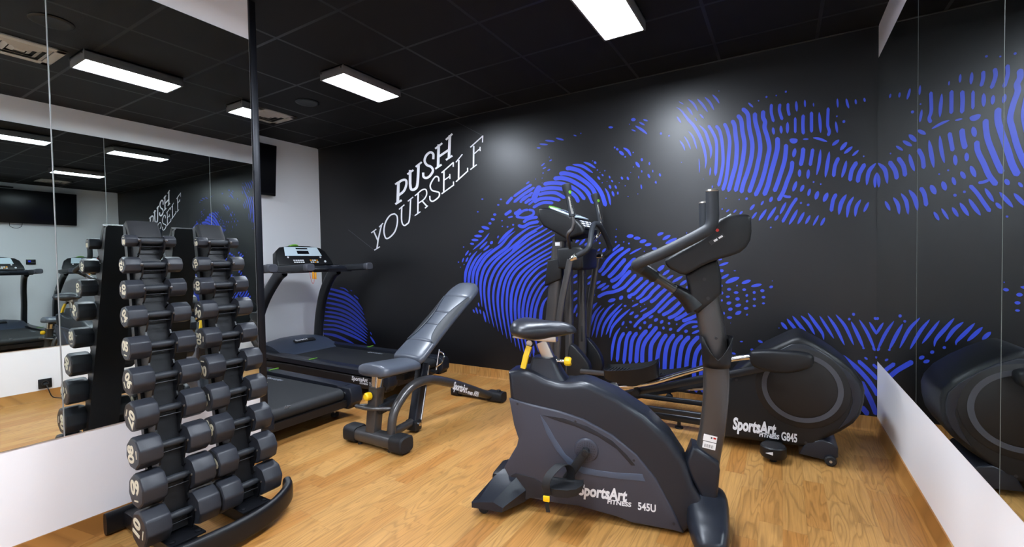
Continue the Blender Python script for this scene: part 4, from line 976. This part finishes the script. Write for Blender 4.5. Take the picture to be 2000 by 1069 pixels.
# front boot and stabiliser
fx = F.q(1385, 1000, .0)[0]-.012
b = MB(); boot = [F.q(*q, .05) for q in ((1352, 872), (1362, 876), (1404, 905), (1407, 920), (1400, 992), (1384, 1002), (1368, 970), (1345, 925), (1339, 903))]
b.prism(boot, -.055, .055, MT['navy_shell'], .014, 3); b.build('mast_boot', t)
x_a = F.q(1350, 1010, 0)[0]; 
b = MB(); rings = []
for y, hx_, z0_, z1_, xo in ((-.27, .030, .03, .085, .0), (-.26, .05, .02, .10, .0), (-.18, .070, .02, .118, 0), (-.09, .080, .02, .145, 0), (-.05, .084, .02, .165, 0), (0, .085, .02, .175, 0), (.05, .084, .02, .165, 0), (.09, .080, .02, .145, 0), (.18, .070, .02, .118, 0), (.26, .05, .02, .10, 0), (.27, .03, .03, .085, 0)):
    ring = []
    for k in range(24):
        a = 2*PI*k/24; c, s__ = math.cos(a), math.sin(a); c = math.copysign(abs(c)**.6, c); s__ = math.copysign(abs(s__)**.6, s__)
        ring.append((fx+hx_*c, y, (z0_+z1_)/2+(z1_-z0_)/2*s__))
    rings.append(ring)
b.loft(rings, MT['navy_shell']); b.build('front_stabiliser_cover', t, 50)
for s_ in (-1, 1):
    b = MB(); b.lathe([(.006, -.012), (.022, -.012), (.027, -.007), (.027, .007), (.022, .012), (.006, .012)], (fx+.05, s_*.2, .027), (0, 1, 0), MT['rubber'], 20); b.build('roller', t)
# mast
b = MB(); P = []; 
for x, y in ((1376, 955), (1382, 890), (1391, 840), (1397.5, 780), (1398.5, 720), (1393, 660), (1382, 600), (1372, 550)): P.append(F.p(x, y, 0))
b.tube(P, 1, MT['gunmetal'], 28, smooth=4, sec=(.030, .050), side=(0, 1, 0), power=2.6); b.build('mast', t, 50)
# bottle holder
bz = F.p(1398, 690, 0); up_ = F.p(1398.5, 655, 0); dn = F.p(1398, 713, 0)
b = MB(); rings = []; K_ = 36
def hold(zf, grow, cut):
    ring = []; c0 = dn.lerp(up_, zf)
    for k in range(K_):
        a = 2*PI*k/K_; ring.append(c0+Vector((.056*grow*math.cos(a), -.026+.060*grow*math.sin(a), 0)))
    return ring
rings = [hold(0, .93, 0), hold(.2, .98, 0), hold(.6, 1.02, 0), hold(1.0, 1.12, 0)]
for k in range(K_):   # V cut facing the side
    a = 2*PI*k/K_; da = abs((a-1.5*PI+PI) % (2*PI)-PI)
    if da < 1.05: rings[3][k] = rings[3][k].lerp(rings[1][k], (1-da/1.05)**.8*.95); rings[2][k] = rings[2][k].lerp(rings[1][k], max(0, (1-da/.8))*.8 if da < .8 else 0)
b.loft(rings, MT['black_plastic'], cap=False); sol = b.build('bottle_holder', t, 50)
md = sol.modifiers.new('thickness', 'SOLIDIFY'); md.thickness = .003; md.offset = -1
b = MB(); sp = F.p(1398.5, 661, .033); b.cyl(sp+Vector((0, .004, 0)), sp+Vector((0, -.004, 0)), .006, MT['dark_metal'], 12); b.build('holder_screw', t)
# stickers on the mast
lp = F.p(1384, 857, .0); dv = (F.p(1388, 845, 0)-F.p(1382, 880, 0)).normalized(); an = math.atan2(dv.x, dv.z)
b = MB(); T = Matrix.Translation((lp.x+.001, -.0335, lp.z)) @ Matrix.Rotation(an, 4, 'Y')
b.prism([(-.026, .0), (.026, .0), (.026, .027), (-.026, .027)], -.0005, .0005, MT['label'], 0, M=T)
b.prism([(-.024, -.031), (.026, -.031), (.026, -.003), (-.024, -.003)], -.0005, .0005, MT['label'], 0, M=T)
b.prism([(.012, .014), (.022, .014), (.022, .021), (.012, .021)], -.0009, .0004, MT['red'], 0, M=T)
b.prism([(.002, .014), (.008, .014), (.008, .02), (.002, .02)], -.0009, .0004, MT['ink'], 0, M=T)
for k in range(12): b.prism([(-.017+k*.003, -.026), (-.0155+k*.003-(k % 3)*.0005, -.026), (-.0155+k*.003-(k % 3)*.0005, -.013), (-.017+k*.003, -.013)], -.0009, .0004, MT['ink'], 0, M=T)
b.build('sticker', t)
# neck and console
b = MB(); neck = [F.q(1200+x/3.686, 350+y/3.686, .05) for x, y in ((515, 690), (600, 625), (740, 575), (760, 640), (772, 700), (775, 825), (700, 890), (600, 972), (572, 955), (545, 860), (530, 760))]
b.prism(neck, -.055, .055, MT['black_plastic'], .018, 4); b.build('neck_cover', t)
b = MB()
for x, y in ((648, 722), (675, 860)):
    q = F.p(1200+x/3.686, 350+y/3.686, .055); b.cyl(q+Vector((0, .004, 0)), q+Vector((0, -.002, 0)), .007, MT['ink'], 12)
b.build('screw', t)
con = [(365, 590), (400, 560), (560, 470), (640, 420), (700, 345), (760, 290), (840, 262), (930, 255), (970, 268), (982, 320), (975, 440), (900, 530), (740, 580), (620, 630), (510, 690), (440, 665), (385, 635)]
b = MB(); cq = [F.q(1200+x/3.686, 350+y/3.686, .11) for x, y in con]; b.prism(smooth2(cq, 2), -.135, .135, MT['black_plastic'], .03, 4); co = b.build('console', t, 50)
b = MB(); tp = F.p(1200+615/3.686, 350+372/3.686, .1); tq = F.p(1200+400/3.686, 350+560/3.686, .1)
u0 = F.q(1352, 455, .11); u1 = F.q(1322, 490, .11)
# display face looks up and back towards the saddle
p0 = Vector((cq[3][0], 0, cq[3][1])); p1 = Vector((cq[6][0], 0, cq[6][1])); 
dvv = (p1-p0).normalized(); nn_ = Vector((-dvv.z, 0, dvv.x))
MM = Matrix((Vector((0, -1, 0)), dvv, nn_)).transposed().to_4x4(); MM.translation = (p0+p1)/2+nn_*.004
b.box(MM @ Vector((0, 0, 0)), (.2, .14, .006), MT['bottle'], .003, (MM.to_3x3())); b.build('display_panel', co)
b = MB(); b.box(MM @ Vector((0, .02, .004)), (.12, .05, .003), MT['screen'], .001, MM.to_3x3())
for k in range(6):
    for r_ in range(2): b.box(MM @ Vector((-.07+k*.028, -.025-r_*.022, .004)), (.018, .013, .003), MT['silver_text'] if k % 2 else MT['orange'], .001, MM.to_3x3())
b.build('screen', co)
b = MB()   # underside ports, speaker slot, red plug
q = F.p(1401, 450, .137); b.cyl(q+Vector((0, .006, 0)), q+Vector((0, -.004, 0)), .006, MT['red'], 12)
T = Matrix.Translation(F.p(1400, 468, .137)) @ Matrix.Rotation(math.radians(-32), 4, 'Y')
b.prism([(-.028, -.008), (.03, -.008), (.03, .009), (-.028, .009)], -.0015, .001, MT['ink'], 0, M=T); b.prism([(-.012, -.004), (.002, -.004), (.002, .004), (-.012, .004)], -.003, 0, MT['silver_text'], 0, M=T)
b.prism([(.008, -.003), (.024, -.003), (.024, .004), (.008, .004)], -.003, 0, MT['silver_text'], 0, M=T)
q = F.p(1447, 477, .1); b.box(q, (.03, .02, .024), MT['silver_text'], .004, Matrix.Rotation(.6, 3, 'Y')); b.build('port_plate', co)
# handlebars: upright grip, long foam arm, return tube to the neck
for s_ in (1, -1):
    L_ = .19
    def hp(x, y, l): p = F.p(x, y, L_); return Vector((p.x, -s_*l, p.z))
    b = MB(); P = [hp(1391, 374, L_), hp(1391.5, 405, L_), hp(1391.5, 430, L_), hp(1385, 446, L_), hp(1365, 459, L_), hp(1330, 477, L_), hp(1290, 496, L_), hp(1255, 511, L_*.99), hp(1243, 519, L_*.92), hp(1250, 524, L_*.8)]
    b.tube(P, .0225, MT['foam'], 20, smooth=5); 
    b.build('handlebar', t, 50)
    b = MB(); b.lathe([(.023, 0), (.024, .002), (.022, .006), (.014, .010), (.001, .011)], P[0]-Vector((0, 0, .002)), (0, 0, 1), MT['steel'], 20); b.build('bar_end_cap', t)
    b = MB(); pa = P[-1]; nk = F.p(1343, 583, .02); nk = Vector((nk.x, -s_*.03, nk.z))
    b.tube([P[-2], pa, pa.lerp(nk, .3)], .022, MT['black_plastic'], 16); b.tube([pa.lerp(nk, .28), pa.lerp(nk, .72)], .016, MT['gunmetal'], 16); b.tube([pa.lerp(nk, .7), pa.lerp(nk, .85), nk, nk+Vector((.03, 0, -.04))], [.02, .024, .034, .04], MT['black_plastic'], 16); b.build('return_tube', t)

# ------------------------------------------------------------------ elliptical trainer (x along the mural)
F = Fr(-.5, 3.18, 0)
t = thing('elliptical_trainer', 'black elliptical trainer with chrome pedal rails along the mural wall', 'elliptical trainer', F.o, 0)
C4 = (1130, 620, 3.39)
def ep(txt, lat): return F.poly(txt, lat, C4[:2], C4[2])
NL = .20      # near face of the flywheel housing
hs = ep('860 800 905 560 960 450 1060 340 1230 222 1400 145 1450 130 1490 135 1545 165 1620 205 1720 270 1820 350 1880 430 1900 490 1894 570 1872 650 1825 710 1740 765 1640 810 1600 838 1580 870 1500 868 1200 830 1000 805', NL)
b = MB(); b.prism(hs, -NL, NL, MT['black_plastic'], .03, 4); b.build('flywheel_housing', t, 40)
b = MB(); rim = ep('1160 360 1260 250 1410 178 1500 178 1600 222 1700 290 1800 372 1858 440 1872 500 1868 570 1840 650 1790 700 1720 740 1790 640 1815 560 1800 470 1740 390 1640 320 1540 285 1430 275 1330 290 1230 335', NL)
b.prism(rim, -(NL+.006), -(NL-.01), MT['navy_shell'], .004); b.build('housing_rim', t)
dc = F.p(1130+1474/3.39, 620+470/3.39, NL+.01); de = F.p(1130+1757/3.39, 620+480/3.39, NL+.01); Rg = (de.x-dc.x)
for s_ in (-1, 1):
    yb = s_*(NL+.001)
    b = MB(); b.lathe([(.001, .006), (Rg*1.14, .006), (Rg*1.17, .002), (Rg*1.17, -.01), (.001, -.01)], (dc.x, yb, dc.z), (0, s_, 0), MT['brown_disc'], 64); b.build('disc_cover', t)
    b = MB(); b.lathe([(Rg*.87, .004), (Rg*.87, .0085), (Rg*1.0, .0085), (Rg*1.0, .004)], (dc.x, yb, dc.z), (0, s_, 0), MT['ring'], 64); b.build('trim_ring', t)
lettering('brand_lettering', 'SportsArt', .098, (1431, 838), (1516, 851), NL, -(NL+.0006), .0042, .15)
lettering('sub_lettering', 'FITNESS', .034, (1483, 853), (1522, 858), NL, -(NL+.0006), .0012)
lettering('model_lettering', 'G845', .066, (1526, 860), (1557, 864), NL, -(NL+.0006), .0018, 0)
b = MB()
for q in ('1045 415', '1505 832', '1849 556', '1493 212', '1190 470'):
    x, z = ep(q, NL)[0]; b.cyl((x, -(NL-.004), z), (x, -(NL+.0015), z), .007, MT['ink'], 10)
b.build('screw', t)
# levelling drum in front of the housing
dq = F.p(1510, 866, .3); 
b = MB(); b.lathe([(.001, .062), (.058, .062), (.064, .056), (.066, .01), (.060, 0), (.001, 0)], (dq.x, -.275, .028), (0, 0, 1), MT['black_plastic'], 32)
b.box((dq.x, -.22, .06), (.09, .12, .05), MT['black_plastic'], .01); b.cyl((dq.x, -.275, 0), (dq.x, -.275, .03), .018, MT['rubber'], 16)
b.prism([(dq.x-.035, .062), (dq.x, .055), (dq.x, .072)], -.3425, -.339, MT['silver_text']); b.build('levelling_foot_drum', t)
# rear foot with transport wheel
b = MB(); ft = [F.q(*q, .19) for q in ((1575, 862), (1606, 858), (1628, 866), (1637, 876), (1637, 893), (1626, 899), (1612, 899), (1560, 886))]; b.prism(ft, -.2, .2, MT['navy_shell'], .008); b.build('rear_foot', t)
wq = F.p(1622, 893, .2)
for s_ in (-1, 1):
    b = MB(); b.lathe([(.001, .012), (.022, .012), (.028, .006), (.028, -.012), (.001, -.012)], (wq.x, s_*.208, .03), (0, s_, 0), MT['rubber'], 22); b.cyl((wq.x, s_*.218, .03), (wq.x, s_*.224, .03), .007, MT['steel'], 12); b.build('wheel', t)
# base frame: oval beam, front cross bar
b0 = F.p(1232, 805, .02); b1 = F.p(1368, 828, .02)
b = MB(); xm = F.q(1085, 700, 0)[0]
b.tube([(xm-.02, 0, .075), (F.q(1400, 830, 0)[0], 0, .075)], 1, MT['dark_metal'], 20, sec=(.04, .03), side=(0, 1, 0), power=2.6); b.build('main_beam', t)
for s_ in (-1, 1):
    b = MB(); b.tube([(xm+.02, s_*.13, .14), (F.q(1400, 790, .13)[0], s_*.13, .15)], 1, MT['dark_metal'], 12, sec=(.012, .018), side=(0, 1, 0), power=4); b.build('lower_rail', t)
    b = MB(); b.lathe([(.001, .05), (.012, .05), (.012, .012), (.026, .010), (.028, 0), (.001, 0)], (F.q(1325, 838, .02)[0]+(0 if s_ < 0 else -1.0), 0, 0), (0, 0, 1), MT['rubber'], 18); b.build('levelling_foot', t)
b = MB(); b.tube([(xm+.0, -.24, .05), (xm, .24, .05)], 1, MT['gunmetal'], 20, sec=(.04, .035), side=(0, 0, 1), power=3.4); b.build('front_cross_bar', t)
for s_ in (-1, 1):
    b = MB(); b.tube([(xm, s_*.24, .045), (xm, s_*.29, .045)], 1, MT['rubber'], 20, sec=(.044, .04), side=(0, 0, 1), power=3.4); b.build('cross_bar_cap', t)
# mast, console
b = MB(); m0 = F.p(1072, 700, 0); m1 = F.p(1092, 478, 0); m0b = m0+(m0-m1)*.72; m0b.z = .07
b.tube([m0b, m0, m0.lerp(m1, .5), m1, m1+(m1-m0)*.06], 1, MT['gunmetal'], 24, sec=(.036, .052), side=(0, 1, 0), power=3); b.build('mast', t, 50)
b = MB(); cv = [F.q(1030+x/3.818, 440+y/3.818, .05) for x, y in ((150, 262), (255, 240), (258, 400), (125, 455))]; b.prism(cv, -.055, .055, MT['black_plastic'], .014, 3); b.build('mast_cover', t)
b = MB(); lb = F.p(1089, 477, .037); b.box(lb, (.04, .003, .026), MT['label'], .001); b.build('sticker', t)
pf = [F.q(1030+x/3.818, 440+y/3.818, .12) for x, y in ((225, 170), (400, 160), (425, 178), (425, 320), (385, 338), (235, 322))]
b = MB(); b.prism(pf, -.145, .145, MT['black_plastic'], .02, 3); b.build('pivot_housing', t)
cq_ = F.q(1100, 430, .12)
co_ = [F.q(1020+x/7.125, 330+y/7.125, .13) for x, y in ((228, 545), (330, 545), (480, 580), (640, 640), (740, 700), (830, 790), (872, 850), (860, 900), (790, 930), (700, 955), (610, 975), (440, 880), (290, 800), (225, 690))]
b = MB(); b.prism(co_, -.14, .14, MT['black_plastic'], .02, 4); co = b.build('console', t, 50)
b = MB(); b.prism([F.q(1020+x/7.125, 330+y/7.125, .05) for x, y in ((440, 860), (630, 940), (640, 1010), (435, 1010))], -.04, .04, MT['black_plastic'], .008); b.build('console_neck', t)
def face(i, j):
    pa = Vector((co_[i][0], 0, co_[i][1])); pb = Vector((co_[j][0], 0, co_[j][1])); d_ = (pb-pa).normalized(); n_ = Vector((-d_.z, 0, d_.x))
    if n_.z < 0: n_ = -n_
    R_ = Matrix((Vector((0, 1, 0)), -d_, n_)).transposed()
    if R_.determinant() < 0: R_ = Matrix((Vector((0, -1, 0)), -d_, n_)).transposed()
    T_ = R_.to_4x4(); T_.translation = (pa+pb)/2+n_*.003; return R_, T_, (pb-pa).length
MM, M4, Lc = face(1, 4); M4.translation = M4.translation+MM @ Vector((0, 0, .010))
b = MB(); b.box(M4 @ Vector((0, -Lc*.05, 0)), (.262, Lc*.86, .012), MT['bottle'], .004, MM); b.build('display_panel', co)
b = MB(); b.box(M4 @ Vector((0, -Lc*.12, .0065)), (.15, Lc*.28, .003), MT['screen'], .001, MM); b.box(M4 @ Vector((0, Lc*.16, .0065)), (.15, Lc*.10, .003), MT['screen'], .001, MM)
for sx in (-.105, .105): b.box(M4 @ Vector((sx, -Lc*.05, .0065)), (.022, Lc*.6, .002), MT['grey_text'], .001, MM)
b.build('screen', co)
b = MB(); b.box(M4 @ Vector((0, Lc*.46, -.001)), (.14, .05, .02), MT['green'], .008, MM); b.build('top_badge', co)
MM, M4, Lc = face(4, 6)
b = MB(); b.box(M4 @ Vector((0, 0, 0)), (.25, Lc*.9, .012), MT['tv'], .004, MM)
for k in range(8):
    for r_ in range(3): b.box(M4 @ Vector((-.098+k*.028, Lc*.25-r_*Lc*.22, .007)), (.02, Lc*.13, .004), MT['silver_text'] if (k+r_) % 3 else MT['grey_text'], .001, MM)
b.build('button_group', co)
# heart-rate grips on bent tubes
for s_, pts in ((1, ((1106, 362), (1110, 385), (1118, 425), (1121, 436), (1117, 452), (1108, 462), (1113, 473), (1120, 486))), (-1, None)):
    L_ = .28
    Q = [F.p(x, y, L_) for x, y in ((1106, 362), (1109.5, 380), (1118, 423), (1120.5, 434), (1117, 448), (1109, 459))]
    Q = [Vector((q.x, -s_*L_, q.z)) for q in Q]
    ne = F.p(1120, 488, .1); ne = Vector((ne.x-.02, -s_*.10, ne.z))
    b = MB(); b.tube([Q[0], Q[0].lerp(Q[1], .5), Q[1], Q[1].lerp(Q[2], .5), Q[2]], [.034, .031, .021, .021, .023], MT['foam'], 20, roundcap=False)
    b.lathe([(.034, 0), (.033, .006), (.02, .010), (.001, .011)], Q[0]-Vector((0, 0, .002)), (Q[0]-Q[1]), MT['foam'], 20); g = b.build('pulse_grip', t, 50)
    dd = (Q[1]-Q[2]).normalized(); b = MB(); off = Vector((.012, -.015, 0)) if s_ > 0 else Vector((.014, -.013, 0))
    b.tube([Q[1].lerp(Q[2], .12)+off*.95, Q[1].lerp(Q[2], .9)+off*.95], .0095, MT['chrome'], 10); b.build('sensor_plate', g)
    b = MB(); nb = Vector((.9, -.42, 0)).normalized(); c_ = Q[0].lerp(Q[1], .8)+nb*.0235
    b.lathe([(.001, .003), (.011, .003), (.013, 0), (.001, 0)], c_, nb, MT['green'], 16); b.build('resistance_button', g)
    b = MB(); b.tube([Q[2], Q[3], Q[4], Q[5], Q[5].lerp(ne, .5)+Vector((.0, 0, -.01)), ne], .0135, MT['gunmetal'] if s_ > 0 else MT['chrome'], 14, smooth=5); b.build('grip_tube', t)
# swing arms: foam handles, chrome collars, flat lower arms
apx = F.p(1163, 437, .0)
for s_ in (1, -1):
    L_ = .235
    j = F.p(1118, 505, L_) if s_ > 0 else F.p(1168, 500, -L_); j.y = -s_*L_
    if s_ > 0: Q = [(1118, 505), (1128, 500), (1146, 489), (1152, 478), (1155, 455), (1159, 440)]
    else: Q = [(1168, 500), (1180, 500), (1190, 492), (1191, 482), (1181, 458), (1170, 440)]
    lat = [L_, L_, L_*.97, L_*.9, L_*.5, L_*.12]
    P = [F.p(x, y, s_*l) for (x, y), l in zip(Q, lat)]+[apx]
    b = MB(); b.tube(P[1:], .0195, MT['foam'], 18, smooth=5); b.build('swing_handle', t, 50)
    b = MB(); b.lathe([(.001, -.005), (.019, -.005), (.021, 0), (.021, .028), (.024, .03), (.024, .045), (.019, .05), (.001, .05)], P[0]-(P[1]-P[0]).normalized()*.01, (P[1]-P[0]), MT['chrome'], 18); b.build('collar', t)
    xs = ((1114, 508), (1106, 545), (1097, 590), (1091, 640), (1088, 700)) if s_ > 0 else ((1166, 503), (1160, 545), (1153, 590), (1148, 640), (1144, 700))
    A_ = [F.p(x, y, s_*L_) for x, y in xs]
    b = MB(); b.tube(A_, 1, MT['gunmetal'], 16, smooth=4, sec=(.012, .024), side=(0, 1, 0), power=3); b.build('swing_arm', t)
for (xa, ya), (xb, yb), lt in (((1110, 525), (1113, 720), .1), ((1136, 525), (1138, 700), -.1)):
    b = MB(); p = F.p(xa, ya, lt); q = F.p(xb, yb, lt); b.tube([p, p.lerp(q, .5), q, q+(q-p)*.25], 1, MT['gunmetal'], 16, sec=(.026, .03), side=(0, 1, 0), power=3.6)
    if lt < 0: b.box(p.lerp(q, .72)+Vector((.005, -.027, 0)), (.014, .004, .12), MT['vent_dark'], .004)
    b.build('support_post', t)
# black fairings over the lower joints
for s_, txt in ((1, ((1110, 745), (1112, 690), (1116, 672), (1128, 680), (1145, 700), (1154, 718), (1150, 748), (1130, 752))), (-1, ((1143, 735), (1141, 690), (1143, 659), (1157, 668), (1170, 686), (1178, 706), (1176, 728), (1160, 738)))):
    pl_ = [F.q(x, y, s_*.2) for x, y in txt]; b = MB(); b.prism(smooth2(pl_, 2), -s_*.17, -s_*.23, MT['black_plastic'], .01); b.build('joint_fairing', t, 40)
# chrome pedal rails, arms and pedals
for s_ in (1, -1):
    L_ = .27
    Q = [(1155, 756), (1200, 757), (1240, 754), (1280, 747), (1330, 732), (1375, 719), (1420, 705), (1470, 699), (1520, 700)]
    P = [F.p(x, y, L_) for x, y in Q]; P = [Vector((p.x, -s_*(L_-.02), p.z if s_ > 0 else p.z-.0)) for p in P]
    if s_ < 0: P = [Vector((p.x-.06, p.y, .52-p.z*.55 if False else max(.1, p.z*.62-.02+.05*math.sin(i)))) for i, p in enumerate(P)]
    b = MB(); b.tube(P, .0165, MT['chrome'], 16, smooth=4); b.build('chrome_rail', t, 60)
    b = MB(); Z = [(1195, 774), (1250, 763), (1300, 754), (1372, 739), (1440, 728), (1500, 716)]; P2 = [F.p(x, y, .2) for x, y in Z]; P2 = [Vector((p.x, -s_*.215, p.z-(0 if s_ > 0 else .12))) for p in P2]
    b.tube(P2, 1, MT['dark_metal'], 12, sec=(.012, .022), side=(0, 1, 0), power=5); b.build('link_bar', t)
    # crank arm cover
    pl_ = [F.q(1130+x/3.39, 620+y/3.39, .3) for x, y in ((1135, 235), (1170, 225), (1280, 222), (1450, 232), (1530, 248), (1560, 275), (1550, 325), (1500, 350), (1400, 372), (1290, 368), (1200, 345), (1150, 320), (1132, 280))]
    if s_ < 0: pl_ = [(x-.1, z-.28) for x, z in pl_]
    rr_ = MB(); rr_.prism(smooth2(pl_, 2), -s_*.235, -s_*.31, MT['black_plastic'], .026, 4); rr_.build('arm_cover', t, 50)
    # foot pedal with raised rim
    if s_ > 0: c_ = F.p(1234, 722, .27); c_.y = -.27
    else: c_ = F.p(1300, 735, -.2); c_.y = .25; 
    b = MB(); rings = []
    sl = .05
    for x, h, zt in ((-.175, .045, -.0), (-.155, .07, -.012), (-.08, .08, -.006), (.02, .08, .004), (.09, .074, .018), (.145, .058, .038), (.165, .035, .052)):
        zb = -.105+abs(x)*.28+max(0, x)*.12; z0 = x*sl; xx = c_.x+x; yy = c_.y; zz = c_.z+z0
        rings.append([(xx, yy-h*.72, zz+zb), (xx, yy+h*.72, zz+zb), (xx, yy+h, zz+zt+.022), (xx, yy+h-.007, zz+zt+.024), (xx, yy+h-.012, zz+zt-.004), (xx, yy-h+.012, zz+zt-.004), (xx, yy-h+.007, zz+zt+.012), (xx, yy-h, zz+zt+.010)])
    rings = [[Vector(p) for p in r] for r in rings]
    R3 = [catmull([r[j] for r in rings], 4) for j in range(8)]; rings = [[R3[j][i] for j in range(8)] for i in range(len(R3[0]))]
    b.loft(rings, MT['black_plastic']); pd = b.build('pedal', t, 40)
    b = MB()
    for k in range(14): b.box((c_.x-.14+k*.021, c_.y, c_.z+(-.14+k*.021)*sl-.004), (.008, .11, .006), MT['rubber'], .001)
    b.build('tread', pd)
    b = MB(); b.tube([(c_.x-.36, c_.y+s_*.02, c_.z-.055), (c_.x-.15, c_.y+s_*.01, c_.z-.05), (c_.x-.05, c_.y, c_.z-.05)], 1, MT['gunmetal'], 12, sec=(.02, .016), side=(0, 1, 0), power=3); 
    b.tube([(c_.x+.01, c_.y+s_*.02, c_.z-.05), (c_.x+.02, c_.y+s_*.03, c_.z-.14)], .014, MT['dark_metal'], 12); b.cyl((c_.x+.02, c_.y+s_*.01, c_.z-.155), (c_.x+.02, c_.y+s_*.055, c_.z-.155), .024, MT['rubber'], 18, bevel=.003); b.build('pedal_arm', t)
bpy.context.view_layer.update()
